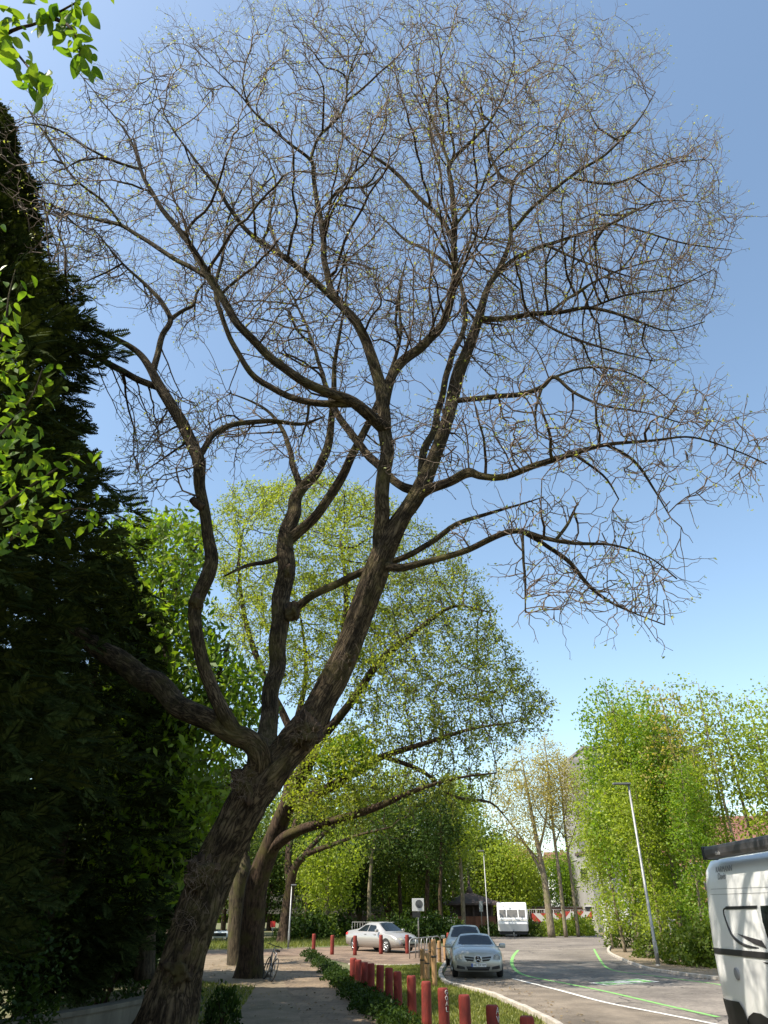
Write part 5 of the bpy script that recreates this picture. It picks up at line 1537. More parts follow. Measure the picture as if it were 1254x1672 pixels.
rf = MB().add(V[:4] + V2 + [(x, y, z + .16) for x, y, z in V[4:]], [(0, 3, 2, 1), (0, 1, 5, 4), (1, 2, 6, 5), (2, 3, 7, 6), (3, 0, 4, 7), (4, 5, 9, 8), (5, 6, 10, 9), (6, 7, 11, 10), (7, 4, 8, 11), (8, 9, 10, 11)]).build('roof', M_darkroof, Hh)
MB().lathe([(.45, hh + 1.1), (.3, hh + 1.5), (.12, hh + 1.8), (.08, hh + 3.0), (.001, hh + 3.9)], 8, Matrix.Translation((0, 2.9, 0))).build('spike', M_darkroof, rf)
# brick boundary wall behind the barrier
bw = thing('brick_wall', 'low brown brick wall running behind the striped barrier', 'wall', (at(915, 1490, 95).x, 95, 0))
L_ = at(962, 1490, 95).x - at(862, 1490, 95).x
MB().box((0, 0, at(900, 1482, 95).z / 2), (L_, .3, at(900, 1482, 95).z)).build('wall_body', M_brick, bw)
MB().box((0, 0, at(900, 1482, 95).z + .06), (L_ + .1, .42, .12)).build('coping', M_conc, bw)
# concrete bridge at the left
bz = at(470, 1472, 90).z
BR = thing('concrete_bridge', 'grey concrete road bridge on a square pier behind the trees', 'bridge', (at(470, 1500, 90).x, 90, 0))
MB().box((-6, 4, bz - .6), (34, 8, 1.2)).build('deck', M_conc, BR)
MB().box((-6, -.05, bz + .35), (34, .3, .7)).build('parapet', M_conc, BR)
MB().box((at(488, 1500, 90).x - BR.location.x, 2, bz / 2 - .6), (1.3, 3, bz - 1.2)).build('pier', M_conc, BR)
MB().box((8.5, 4, bz / 2 - .6), (7, 8, bz - 1.2)).build('abutment', M_darkroof, BR)

# ------------------------------------------------------------------ street furniture
M_steel = mat('galvanised_steel', (0.30, 0.30, 0.295), .5, metal=.5, var=.2, scale=5)
M_red = mat('red_paint', (0.26, 0.028, 0.017), .8, col2=(0.12, 0.016, 0.011), scale=7, bump=.3, bscale=30, stretch=(1, 1, .35))
M_wood = mat('weathered_timber', (0.42, 0.25, 0.115), .85, col2=(0.24, 0.135, 0.06), scale=6, stretch=(4, 4, .6), bump=.4)
M_black = mat('black_plastic', (0.012, 0.012, 0.013), .5)
M_rubber = mat('tyre_rubber', (0.02, 0.02, 0.02), .85)
M_alu = mat('alloy', (0.55, 0.56, 0.57), .35, metal=.8)
M_scrawl = mat('white_scrawl', (0.62, 0.60, 0.57), .8)
def bollard_mesh(m, h, r_, name='post', lean=0):
    mb = MB()
    mb.lathe([(r_ * 1.02, -.1), (r_, .15), (r_ * .98, h * .6), (r_ * .99, h - .05), (r_ * .92, h - .015), (r_ * .8, h)], 16)
    return mb.mesh(name)
bol_me = bollard_mesh(M_red, .8, .104)
bol_me.materials.append(M_red)
near = [(577, 1564), (585, 1567), (595.5, 1571), (606, 1573), (620, 1575.5), (635, 1580), (650, 1586), (672, 1592.5), (695, 1602), (724, 1613), (758, 1624), (803, 1641), (859, 1659)]
def scrawl(T, pts, w=.012):
    """paint marker strokes on the post side"""
    mb = MB()
    for stroke in pts:
        P_ = []
        for (u, z) in stroke:
            a = -math.pi / 2 + u / .104
            P_.append((math.cos(a) * .1065, math.sin(a) * .1065, z))
        mb.tube(P_, w / 2, 5)
    return mb.build('scrawl', M_scrawl, T)
def letters(z0, u0, s, text):
    """simple stroke letters stacked down the post"""
    G = {'G': [[(1, .85), (.5, 1), (0, .7), (0, .3), (.5, 0), (1, .2), (1, .5), (.6, .5)]], 'O': [[(.5, 1), (0, .6), (.1, .15), (.5, 0), (.9, .2), (1, .6), (.5, 1)]],
         'A': [[(0, 0), (.5, 1), (1, 0)], [(.2, .4), (.8, .4)]], 'L': [[(.1, 1), (.1, 0), (.9, 0)]], 'V': [[(0, 1), (.5, 0), (1, 1)]], 'I': [[(.5, 1), (.5, 0)]], 'R': [[(0, 0), (0, 1), (.9, .8), (0, .5), (1, 0)]]}
    out = []
    for i, ch in enumerate(text):
        for st_ in G[ch]:
            out.append([(u0 + x * s * .7, z0 - i * s * 1.25 + y * s) for x, y in st_])
    return out
b_lab = ['red wooden bollard at the far end of the row, beside the path', 'red bollard second from the far end of the row', 'red bollard third from the far end of the row', 'red bollard fourth from the far end of the row', 'red bollard fifth from the far end of the row',
         'red bollard sixth from the far end of the row', 'sun-flecked red bollard seventh from the far end of the row', 'red bollard half sunk in leaves, eighth from the far end', 'red bollard standing in line with the timber posts, ninth from the far end',
         'red bollard with white lettering scrawled down its side', 'red bollard between the two with white lettering', 'red bollard with short white scrawl near its top', 'dark red bollard at the near end of the row, by the kerb']
for i, (px, py) in enumerate(near):
    p = g(px, py, .8)
    T = thing('bollard', b_lab[i], 'bollard', (p.x, p.y, 0), random.uniform(-.1, .1), 'red bollards in a row along the verge')
    T.rotation_euler = (random.uniform(-.02, .02), random.uniform(-.025, .025), random.uniform(-.1, .1))
    o = bpy.data.objects.new('post', bol_me); C.objects.link(o); o.parent = T
    if i == 9: scrawl(T, letters(.70, .035, .07, 'GOAL'))
    if i == 11: scrawl(T, letters(.69, .045, .085, 'AV'))
far_b = [((511.6, 1555), 'far red bollard beside the path end'), ((542, 1559), 'far red bollard behind the sedan boot'), ((579.4, 1560), 'red bollard before the rear wheel of the sedan'), ((622, 1558), 'red bollard before the front door of the sedan'), ((665, 1557.5), 'red bollard before the sedan nose, beside the bicycle rack'), ((733, 1552), 'orange-red bollard beside the rear parked car')]
for (q, lab) in far_b:
    p = g(*q)
    T = thing('bollard', lab, 'bollard', (p.x, p.y, 0), 0, 'red bollards around the paved square')
    o = bpy.data.objects.new('post', bol_me); C.objects.link(o); o.parent = T
    T.scale = (1, 1, 1.12)
posts = [((690.5, 1601), 1549, 'dark timber post, leftmost of the close cluster beside the parked cars'), ((698, 1603), 1556, 'shortest pale timber post in the cluster by the verge'), ((703.5, 1581), 1539, 'reddish timber post behind the pale pair'), ((710, 1613), 1534, 'tall pale timber post standing nearest the kerb'), ((718, 1572), 1536, 'slim timber post before the second parked car'), ((727.5, 1568), 1532, 'timber post beside the front parked car mirror')]
for i, (q, ty, lab) in enumerate(posts):
    p = g(*q)
    h = at(q[0], ty, p.y).z
    me = bollard_mesh(M_wood, h, .085); me.materials.append(M_wood)
    T = thing('timber_post', lab, 'post', (p.x, p.y, 0), i * 1.1, 'timber posts between verge and parked cars')
    link('post', me, None, T)
    MB().lathe([(.088, h * .62), (.089, h * .63), (.089, h * .65), (.088, h * .66)], 16).build('band', M_black, T)
# bicycle rack of bent steel tube
rk = thing('bicycle_rack', 'galvanised steel bicycle rack with rounded hoops on the paved square', 'bicycle rack', g(688, 1566))
a_, b_ = g(669, 1566) - g(688, 1566), g(706, 1560) - g(688, 1566)
zt = at(688, 1533, g(688, 1566).y).z
for k in range(5):
    p = a_.lerp(b_, k / 4)
    MB().tube([p, p + Vector((0, 0, zt - .2)), p + Vector((.03, .04, zt - .06)), p + Vector((.12, .18, zt)), p + Vector((.35, .6, zt)), p + Vector((.46, .76, zt - .06)), p + Vector((.5, .82, zt - .2)), p + Vector((.5, .82, 0))], .028, 8).build('hoop', M_steel, rk)
MB().tube([a_ + Vector((0, 0, zt - .55)), b_ + Vector((0, 0, zt - .55))], .024, 8).build('rail', M_steel, rk)
MB().tube([a_ + Vector((.5, .82, zt - .55)), b_ + Vector((.5, .82, zt - .55))], .024, 8).build('rail', M_steel, rk)
# notice board on a pole
p = g(684, 1547)
nb = thing('notice_board', 'grey notice board with dark disc on a slim steel pole', 'sign', p)
ztop = at(684, 1467, p.y).z
MB().tube([(0, 0, 0), (0, 0, ztop)], .045, 10).build('pole', M_steel, nb)
zb, zm = at(684, 1488, p.y).z, at(684, 1498, p.y).z
MB().box((0, -.08, (ztop + zb) / 2), (.78, .06, ztop - zb), bev=.02).build('board', mat('sign_grey', (.42, .43, .43), .6), nb)
MB().lathe([(.24, 0), (.24, .01)], 24, Matrix.Translation((.06, -.112, (ztop + zb) / 2 + .05)) @ Matrix.Rotation(R(90), 4, 'X')).build('disc', mat('disc_grey', (.06, .065, .07), .5), nb)
MB().box((-.12, -.075, (zb + zm) / 2 - .02), (.52, .05, zb - zm - .04)).build('lower_plate', M_black, nb)
# lamp posts
def street_lamp(name, label, foot, top_py, r0, arm=1, head=.9, tilt=0.0):
    p = g(*foot)
    h = at(foot[0], top_py, p.y).z
    T = thing(name, label, 'street lamp', p)
    MB().tube([(0, 0, -.1), (0, 0, .9), (0, 0, .95), (0, 0, h)], [r0, r0, r0 * .82, r0 * .55], 14).build('pole', M_steel, T)
    MB().lathe([(r0 * 1.5, 0), (r0 * 1.45, .03), (r0 * 1.05, .05)], 14).build('base_collar', M_steel, T)
    MB().box((arm * head * .38, 0, h + .03), (head, .26, .09), bev=.03).build('lamp_head', mat('lamp_grey', (.12, .125, .13), .5), T)
    MB().box((r0 * .2, -r0 * .9, .7), (r0, .03, .45)).build('service_door', M_steel, T)
    T.rotation_euler = (0, tilt, 0)
    return T
street_lamp('street_lamp', 'tall slender galvanised street lamp beside the thicket and camper van', (1075, 1577), 1281, .085, -1, .85)
street_lamp('street_lamp', 'street lamp at the far bend before the white wall', (1006, 1527), 1369, .085, -1, .8)
street_lamp('street_lamp', 'slim pale lamp post before the concrete bridge', (470.5, 1549), 1446, .06, 1, .35)
street_lamp('street_lamp', 'thin lamp post rising beside the brick hut', (799, 1540), 1390, .05, -1, .5)
street_lamp('street_lamp', 'far lamp post rising behind the caravan', (845, 1516), 1402, .09, -1, .6)
# parking sign, small plate by the hut, red sign, red bin
M_blue = mat('sign_blue', (.03, .10, .42), .5)
M_signwhite = mat('sign_white', (.75, .75, .73), .5)
M_signred = mat('sign_red', (.62, .04, .03), .5)
def text_mesh(s, size, m, parent, Mx, name='lettering', ext=.002):
    cu = bpy.data.curves.new(name, 'FONT')
    cu.body = s; cu.size = size; cu.align_x = 'CENTER'; cu.align_y = 'CENTER'; cu.extrude = ext
    tmp = bpy.data.objects.new('tmp', cu)
    C.objects.link(tmp)
    bpy.context.view_layer.update()
    me = bpy.data.meshes.new_from_object(tmp.evaluated_get(bpy.context.evaluated_depsgraph_get()))
    bpy.data.objects.remove(tmp); bpy.data.curves.remove(cu)
    me.materials.clear()
    o = link(name, me, m, parent)
    o.matrix_local = Mx
    return o
FRONT = Matrix.Rotation(R(90), 4, 'X')           # text facing -Y
p = g(984, 1521)
ps_ = thing('parking_sign', 'blue parking sign under a round plate, with red bin on its pole', 'sign', p)
zz = lambda y_: at(984, y_, p.y).z
MB().tube([(0, 0, 0), (0, 0, zz(1462))], .05, 8).build('pole', M_black, ps_)
MB().lathe([(.28, 0), (.28, .02)], 20, Matrix.Translation((-.05, -.06, zz(1466))) @ FRONT).build('round_plate', M_signwhite, ps_)
MB().lathe([(.2, 0), (.2, .02)], 20, Matrix.Translation((-.05, -.075, zz(1466))) @ FRONT).build('disc', mat('sign_orange', (.6, .4, .16), .5), ps_)
MB().box((0, -.07, zz(1473)), (.5, .03, .5), bev=.01).build('blue_plate', M_blue, ps_)
text_mesh('P', .46, M_signwhite, ps_, Matrix.Translation((0, -.09, zz(1473))) @ FRONT)
MB().box((.1, -.2, zz(1491)), (.62, .4, zz(1482) - zz(1499)), bev=.06).build('bin', M_signred, ps_)
MB().box((.1, -.2, zz(1482) + .03), (.66, .44, .07), bev=.03).build('bin_lid', M_signred, ps_)
p = g(444, 1535)
rs = thing('red_sign', 'small red sign on a thin post beside the bridge', 'sign', p)
MB().tube([(0, 0, 0), (0, 0, at(444, 1505, p.y).z)], .03, 8).build('post', M_steel, rs)
MB().box((0, -.05, at(444, 1509, p.y).z), (.42, .05, .42), bev=.015).build('plate', M_signred, rs)
p = g(788, 1527)
hs = thing('plate_sign', 'narrow grey plate sign on a thin post before the brick hut', 'sign', p)
MB().tube([(0, 0, 0), (0, 0, at(788, 1470, p.y).z)], .03, 8).build('post', M_steel, hs)
MB().box((0, -.05, at(788, 1480, p.y).z), (.34, .04, at(788, 1471, p.y).z - at(788, 1488, p.y).z), bev=.01).build('plate', mat('sign_grey', (.42, .43, .43), .6), hs)
# striped barrier boards
def stripe_mat(name, sgn):
    m, nt, b = nodes_of(name)
    tc = nt.nodes.new('ShaderNodeTexCoord')
    sp = nt.nodes.new('ShaderNodeSeparateXYZ'); nt.links.new(tc.outputs['Object'], sp.inputs[0])
    mu = nt.nodes.new('ShaderNodeMath'); mu.operation = 'MULTIPLY'; mu.inputs[1].default_value = sgn
    nt.links.new(sp.outputs['Z'], mu.inputs[0])
    ad = nt.nodes.new('ShaderNodeMath'); ad.operation = 'ADD'
    nt.links.new(sp.outputs['X'], ad.inputs[0]); nt.links.new(mu.outputs[0], ad.inputs[1])
    md = nt.nodes.new('ShaderNodeMath'); md.operation = 'PINGPONG'; md.inputs[1].default_value = .72
    nt.links.new(ad.outputs[0], md.inputs[0])
    gt = nt.nodes.new('ShaderNodeMath'); gt.operation = 'GREATER_THAN'; gt.inputs[1].default_value = .36
    nt.links.new(md.outputs[0], gt.inputs[0])
    mx = nt.nodes.new('ShaderNodeMixRGB'); mx.inputs[1].default_value = (.42, .05, .03, 1); mx.inputs[2].default_value = (.55, .53, .48, 1)
    nt.links.new(gt.outputs[0], mx.inputs[0]); nt.links.new(mx.outputs[0], b.inputs['Base Color'])
    b.inputs['Roughness'].default_value = .6
    return m
for (xa, xb, ya, yb, sgn, lab) in ((869, 917, 1500, 1496, 1.0, 'red and white striped barrier board beside the caravan'), (916.5, 966, 1497, 1493, -1.0, 'red and white striped barrier board ending at the bushy weeds')):
    A_, B_ = at(xa, ya, 84), at(xb, yb, 84)
    c = (A_ + B_) / 2
    T = thing('barrier', lab, 'barrier', (c.x, 84, 0), 0)
    zc = c.z
    MB().box((0, 0, zc), (B_.x - A_.x, .05, .75)).build('board', stripe_mat('barrier_stripes_%s' % ('a' if sgn > 0 else 'b'), sgn), T)
    for sx in (-.42, 0, .42):
        MB().box((sx * (B_.x - A_.x), .08, zc / 2), (.1, .08, zc)).build('post', M_steel, T)
# tubular guard rail behind the sedan and along the wood edge
def railing(name, label, A_, B_, h, n, m, bars=True):
    A_, B_ = Vector(A_), Vector(B_)
    T = thing(name, label, 'fence', A_)
    D = B_ - A_
    MB().tube([(0, 0, h), D + Vector((0, 0, h))], .03, 6).build('top_rail', m, T)
    MB().tube([(0, 0, .15), D + Vector((0, 0, .15))], .025, 6).build('bottom_rail', m, T)
    pm = MB().tube([(0, 0, 0), (0, 0, h)], .03, 6).mesh('post'); pm.materials.append(m)
    bm_ = MB().tube([(0, 0, .15), (0, 0, h)], .012, 5).mesh('bar'); bm_.materials.append(m)
    for k in range(n + 1):
        o = bpy.data.objects.new('post', pm); C.objects.link(o); o.parent = T; o.location = D * (k / n)
    if bars:
        N = int(D.length / .22)
        for k in range(1, N):
            o = bpy.data.objects.new('bar', bm_); C.objects.link(o); o.parent = T; o.location = D * (k / N)
    return T
pa, pb = at(575, 1510, 64), at(690, 1505, 62)
railing('steel_fence', 'grey steel bar fence behind the silver sedan', (pa.x, 64, 0), (pb.x, 62, 0), at(640, 1506, 63).z, 4, M_steel)
pa, pb = at(690, 1510, 70), at(742, 1510, 70)
railing('steel_fence', 'grey steel bar fence before the brick hut', (pa.x, 70, 0), (pb.x, 70, 0), 1.5, 3, M_steel)
pa, pb = at(862, 1495, 88), at(975, 1495, 88)
railing('mesh_fence', 'thin wire mesh fence above the striped barriers', (pa.x, 88, 0), (pb.x, 88, 0), 2.1, 8, M_steel)

# ------------------------------------------------------------------ vehicles
M_silver = mat('silver_paint', (.42, .42, .39), .3, metal=.4, coat=.4)
M_silver2 = mat('pale_silver_paint', (.38, .365, .35), .3, metal=.4, coat=.6)
M_greypaint = mat('grey_green_paint', (.27, .29, .26), .3, metal=.4, coat=.6)
M_vanwhite = mat('van_white', (.80, .80, .79), .28, coat=.4, var=.02, scale=2)
M_carglass = mat('car_glass', (.010, .014, .016), .08, spec=.4)
M_chrome = mat('chrome', (.72, .72, .72), .15, metal=1)
M_headlamp = mat('headlamp_glass', (.30, .29, .24), .1, spec=.8, var=.5, scale=14)
M_taillamp = mat('tail_lamp', (.55, .02, .015), .2)
M_plate = mat('number_plate', (.72, .72, .70), .5)
def ring(x, zb, zs, zt, w, wt):
    half = [(w * .78, zb), (w * .95, zb + .05), (w, zb * .45 + zs * .55), (w * .985, zs - .05), (w * .945, zs), (wt, zt - .06), (wt * .86, zt - .012), (wt * .45, zt + .008), (0, zt + .014)]
    pts = [(x, y, z) for y, z in half] + [(x, -y, z) for y, z in reversed(half[:-1])]
    return pts
def loft(stations):
    V, Fs = [], []
    n = 17
    for s in stations: V += ring(*s)
    for i in range(len(stations) - 1):
        for k in range(n):
            k2 = (k + 1) % n
            Fs.append((i * n + k, (i + 1) * n + k, (i + 1) * n + k2, i * n + k2))
    Fs.append(tuple(range(n))); Fs.append(tuple(reversed([(len(stations) - 1) * n + k for k in range(n)])))
    return V, Fs
def fine(stations, sub=4):
    """Catmull-Rom between the stations for a rounded shell"""
    out = []
    S_ = [np.array(s, float) for s in stations]
    n = len(S_)
    for i in range(n - 1):
        a, b, c, d = S_[max(0, i - 1)], S_[i], S_[i + 1], S_[min(n - 1, i + 2)]
        for k in range(sub):
            t = k / sub
            q = .5 * (2 * b + (c - a) * t + (2 * a - 5 * b + 4 * c - d) * t * t + (3 * b - a - 3 * c + d) * t ** 3)
            lin = b * (1 - t) + c * t
            out.append(.5 * q + .5 * lin)
    out.append(S_[-1])
    return [tuple(o) for o in out]
def bvh_of(V, Fs):
    return BVHTree.FromPolygons([Vector(v) for v in V], Fs)
def patch(bvh, outline, axis, sgn, off=.006, n=5, lift=0.0):
    """a thin panel hugging the shell: outline given in the two other axes"""
    bm = bmesh.new()
    cx = sum(p[0] for p in outline) / len(outline); cy = sum(p[1] for p in outline) / len(outline)
    rings_ = []
    def proj(a, b):
        if axis == 'x': o_, d_ = Vector((sgn * 6, a, b)), Vector((-sgn, 0, 0))
        elif axis == 'y': o_, d_ = Vector((a, sgn * 6, b)), Vector((0, -sgn, 0))
        else: o_, d_ = Vector((a, b, 6)), Vector((0, 0, -1))
        h, nn, _, _ = bvh.ray_cast(o_, d_)
        if h is None:
            return None
        return h - d_ * off
    # densify outline
    ol = []
    for i in range(len(outline)):
        p, q = outline[i], outline[(i + 1) % len(outline)]
        for k in range(3):
            t = k / 3
            ol.append((p[0] * (1 - t) + q[0] * t, p[1] * (1 - t) + q[1] * t))
    V, Fs = [], []
    m = len(ol)
    last = None
    for r_ in range(n):
        f = 1 - r_ / n
        for (a, b) in ol:
            q = proj(cx + (a - cx) * f, cy + (b - cy) * f)
            if q is None: q = last if last is not None else Vector((0, 0, 0))
            last = q
            V.append(q)
    c = proj(cx, cy) or last
    V.append(c)
    for r_ in range(n - 1):
        for k in range(m):
            k2 = (k + 1) % m
            Fs.append((r_ * m + k, r_ * m + k2, (r_ + 1) * m + k2, (r_ + 1) * m + k))
    for k in range(m):
        Fs.append(((n - 1) * m + k, (n - 1) * m + (k + 1) % m, len(V) - 1))
    bm.free()
    mb = MB().add(V, Fs, True)
    return mb
def wheel(parent, x, y, r_=.32, w=.21, side=1, rim=M_alu):
    Mx = Matrix.Translation((x, y, r_)) @ Matrix.Rotation(R(90) * -side, 4, 'X')
    t = MB().lathe([(r_ * .62, -w / 2), (r_ * .9, -w / 2), (r_, -w * .32), (r_, w * .32), (r_ * .9, w / 2), (r_ * .68, w / 2), (r_ * .64, w * .42)], 28, Mx).build('wheel', M_rubber, parent)
    rb_ = MB().lathe([(r_ * .66, w * .40), (r_ * .64, w * .47), (r_ * .58, w * .40), (r_ * .2, w * .34), (.001, w * .36)], 28, Mx)
    rb_.build('wheel_dish', M_black, t)
    sp_ = MB()
    for k in range(7):
        a = 2 * math.pi * k / 7
        q0 = Mx @ Vector((math.cos(a) * r_ * .1, math.sin(a) * r_ * .1, w * .44)); q1 = Mx @ Vector((math.cos(a) * r_ * .63, math.sin(a) * r_ * .63, w * .44))
        sp_.tube([q0, q1], r_ * .075, 6)
    sp_.lathe([(r_ * .15, w * .40), (r_ * .14, w * .49), (.001, w * .5)], 14, Mx)
    sp_.lathe([(r_ * .67, w * .40), (r_ * .67, w * .47), (r_ * .61, w * .47), (r_ * .61, w * .40)], 28, Mx)
    sp_.build('rim', rim, t)
    return t
def arch(parent, bvh, x, r_, sgn):
    ol = [(x + math.cos(a) * (r_ + .05), max(.16, r_ + math.sin(a) * (r_ + .05))) for a in [2 * math.pi * k / 16 for k in range(16)]]
    patch(bvh, ol, 'y', sgn, .004).build('wheel_arch', M_black, parent)
def car(name, label, loc, heading, stations, paint, side_glass, shield, rear, wheels, r_=.32, group=None):
    T = thing(name, label, 'car', loc, heading, group)
    st = fine(stations)
    V, Fs = loft(st)
    body = MB().add(V, Fs, True).build('body', paint, T)
    bv = bvh_of(V, Fs)
    for s in (-1, 1):
        for ol in side_glass:
            patch(bv, ol, 'y', s, .005, 4).build('side_window', M_carglass, T)
    patch(bv, shield, 'z', 1, .006, 6).build('windscreen', M_carglass, T)
    if rear: patch(bv, rear, 'z', 1, .006, 5).build('rear_window', M_carglass, T)
    hw = max(s[4] for s in stations)
    for x in wheels:
        for s in (-1, 1):
            arch(T, bv, x, r_, s)
            wheel(T, x, s * (hw - .10), r_, .21, s)
    return T, bv
# --- silver two-seater, nose to the camera
slk = [(-2.04, .46, .74, .84, .62, .52), (-1.95, .30, .82, .93, .82, .68), (-1.3, .22, .85, .97, .885, .74), (-.95, .2, .86, 1.02, .895, .70), (-.5, .2, .865, 1.25, .895, .56), (.1, .2, .87, 1.295, .895, .565), (.35, .2, .87, 1.25, .895, .60), (.98, .2, .865, .955, .89, .74), (1.5, .19, .82, .90, .885, .74), (1.82, .19, .74, .83, .875, .70), (1.98, .2, .66, .75, .83, .62), (2.06, .26, .54, .63, .74, .5)]
pc = g(788, 1599)
hd = math.atan2(-1, -0.06)
loc = Vector((pc.x, pc.y + 2.05, 0.012))
T, bv = car('sports_car', 'silver two-seat sports car with split grille parked nose-on at the kerb', loc, hd, slk, M_silver,
            [[(-.75, .90), (.72, .90), (.30, 1.16), (-.42, 1.18)]], [(.40, -.53), (.93, -.66), (.98, 0), (.93, .66), (.40, .53), (.36, 0)], [(-.9, -.6), (-.55, -.5), (-.55, .5), (-.9, .6)], (-1.22, 1.2))
for s in (-1, 1):
    patch(bv, [(s * .52, .57), (s * .78, .56), (s * .80, .66), (s * .70, .74), (s * .56, .69)], 'x', 1, .01, 4).build('headlight', M_headlamp, T)
    gr_ = patch(bv, [(s * .14, .635), (s * .47, .66), (s * .46, .605), (s * .14, .585)], 'x', 1, .012, 3).build('grille_slot', M_black, T)
    patch(bv, [(s * .14, .565), (s * .45, .585), (s * .38, .525), (s * .17, .505)], 'x', 1, .012, 3).build('grille_slot', M_black, T)
    patch(bv, [(s * .46, .27), (s * .76, .30), (s * .74, .40), (s * .48, .35)], 'x', 1, .012, 3).build('fog_intake', M_black, T)
    mb = MB(); mb.box((.62, s * 1.0, .93), (.12, .24, .15), bev=.05); mb.tube([(.62, s * .8, .88), (.62, s * .95, .92)], .03, 6)
    mb.build('wing_mirror', M_silver, T)
patch(bv, [(-.36, .24), (.36, .24), (.42, .36), (-.42, .36)], 'x', 1, .012, 4).build('lower_intake', M_black, T)
h, nn, _, _ = bv.ray_cast(Vector((6, 0, .575)), Vector((-1, 0, 0)))
EX = Matrix.Translation((h.x + .02, 0, .575)) @ Matrix.Rotation(R(90), 4, 'Y')
em = MB().lathe([(.105, 0), (.105, .02), (.001, .022)], 24, EX).build('emblem_disc', M_black, T)
e2 = MB()
e2.lathe([(.118, .0), (.118, .03), (.095, .03), (.095, .0)], 28, EX)
for k in range(3):
    a = R(90) + 2 * math.pi * k / 3 + R(90)
    e2.tube([EX @ Vector((0, 0, .03)), EX @ Vector((math.cos(a) * .1, math.sin(a) * .1, .03))], [.018, .007], 6)
e2.build('star_emblem', M_chrome, em)
pl_ = MB().box((h.x + .012, 0.02, .40), (.03, .52, .11), bev=.008).build('number_plate', M_plate, T)
MB().box((h.x + .029, -.215, .40), (.004, .05, .1)).build('blue_strip', M_blue, pl_)
text_mesh('AK  DI 187', .095, M_black, pl_, Matrix.Translation((h.x + .0285, .045, .40)) @ Matrix.Rotation(R(90), 4, 'Z') @ FRONT)
# --- car behind it
sal = [(-2.25, .46, .80, .95, .66, .58), (-2.15, .3, .88, 1.05, .82, .70), (-1.5, .22, .92, 1.30, .88, .62), (-.8, .2, .93, 1.44, .88, .58), (.1, .2, .93, 1.47, .88, .58), (.5, .2, .93, 1.43, .88, .60), (1.25, .2, .91, 1.0, .88, .73), (1.75, .22, .82, .90, .86, .70), (2.1, .24, .66, .74, .78, .6), (2.22, .32, .5, .58, .68, .5)]
loc2 = Vector((pc.x - .15 + .42, pc.y + 8.2, .012))
T2_, bv2 = car('hatchback', 'grey-green hatchback parked directly behind the silver sports car', loc2, hd - .03, sal, M_greypaint,
               [[(-1.3, .97), (.85, .97), (.45, 1.30), (-1.0, 1.32)]], [(.56, -.54), (1.18, -.64), (1.24, 0), (1.18, .64), (.56, .54), (.52, 0)], None, (-1.35, 1.35))
for s in (-1, 1):
    patch(bv2, [(s * .45, .58), (s * .72, .60), (s * .72, .70), (s * .48, .72)], 'x', 1, .01, 3).build('headlight', M_headlamp, T2_)
    MB().box((.8, s * .98, 1.02), (.12, .2, .14), bev=.05).build('wing_mirror', M_greypaint, T2_)
patch(bv2, [(-.36, .5), (.36, .5), (.36, .62), (-.36, .62)], 'x', 1, .012, 3).build('grille', M_black, T2_)
# --- silver saloon on the square
sed = [(-2.42, .46, .80, .90, .66, .56), (-2.33, .3, .90, 1.02, .84, .70), (-1.65, .22, .94, 1.09, .9, .72), (-1.3, .2, .945, 1.15, .905, .70), (-.7, .2, .95, 1.40, .905, .58), (-.1, .2, .95, 1.46, .905, .575), (.35, .2, .95, 1.43, .905, .59), (1.2, .2, .92, 1.0, .9, .74), (1.85, .22, .84, .92, .885, .72), (2.2, .24, .70, .79, .83, .64), (2.36, .28, .58, .66, .74, .54), (2.42, .36, .5, .56, .64, .46)]
qa, qb = g(583, 1559), g(641, 1557)
cen = (qa + qb) / 2
loc3 = Vector((cen.x + .35, cen.y + 2.7, .012))
T3_, bv3 = car('saloon_car', 'pale silver saloon car parked on the paved square behind red bollards', loc3, R(-50), sed, M_silver2,
               [[(-1.25, 1.0), (-.32, .99), (-.32, 1.32), (-.72, 1.30)], [(-.26, .99), (.72, .98), (.28, 1.29), (-.26, 1.32)]], [(.42, -.53), (1.14, -.64), (1.2, 0), (1.14, .64), (.42, .53), (.38, 0)], [(-1.25, -.6), (-.78, -.5), (-.78, .5), (-1.25, .6)], (-1.45, 1.42), .325)
for s in (-1, 1):
    patch(bv3, [(s * .42, .60), (s * .70, .62), (s * .70, .72), (s * .46, .74)], 'x', 1, .01, 3).build('headlight', M_headlamp, T3_)
    patch(bv3, [(s * .5, .76), (s * .76, .76), (s * .74, .92), (s * .5, .92)], 'x', -1, .01, 3).build('tail_light', M_taillamp, T3_)
    patch(bv3, [(-2.36, .80), (-2.12, .80), (-2.12, .92), (-2.34, .94)], 'y', s, .01, 3).build('tail_light', M_taillamp, T3_)
    MB().box((.75, s * 1.0, 1.04), (.14, .2, .15), bev=.05).build('wing_mirror', M_silver2, T3_)
    for x in (-.42, .45):
        MB().box((x, s * .91, .86), (.2, .03, .035), bev=.01).build('door_handle', M_silver2, T3_)
    patch(bv3, [(-1.0, .52), (1.0, .52), (1.0, .56), (-1.0, .56)], 'y', s, .006, 2).build('rub_strip', M_silver2, T3_)
T3_.scale = (1.0, 1.0, 1.0)
patch(bv3, [(-.3, .60), (.3, .60), (.26, .76), (-.26, .76)], 'x', 1, .012, 3).build('grille', M_black, T3_)
patch(bv3, [(-.5, .34), (.5, .34), (.5, .44), (-.5, .44)], 'x', 1, .012, 3).build('lower_intake', M_black, T3_)

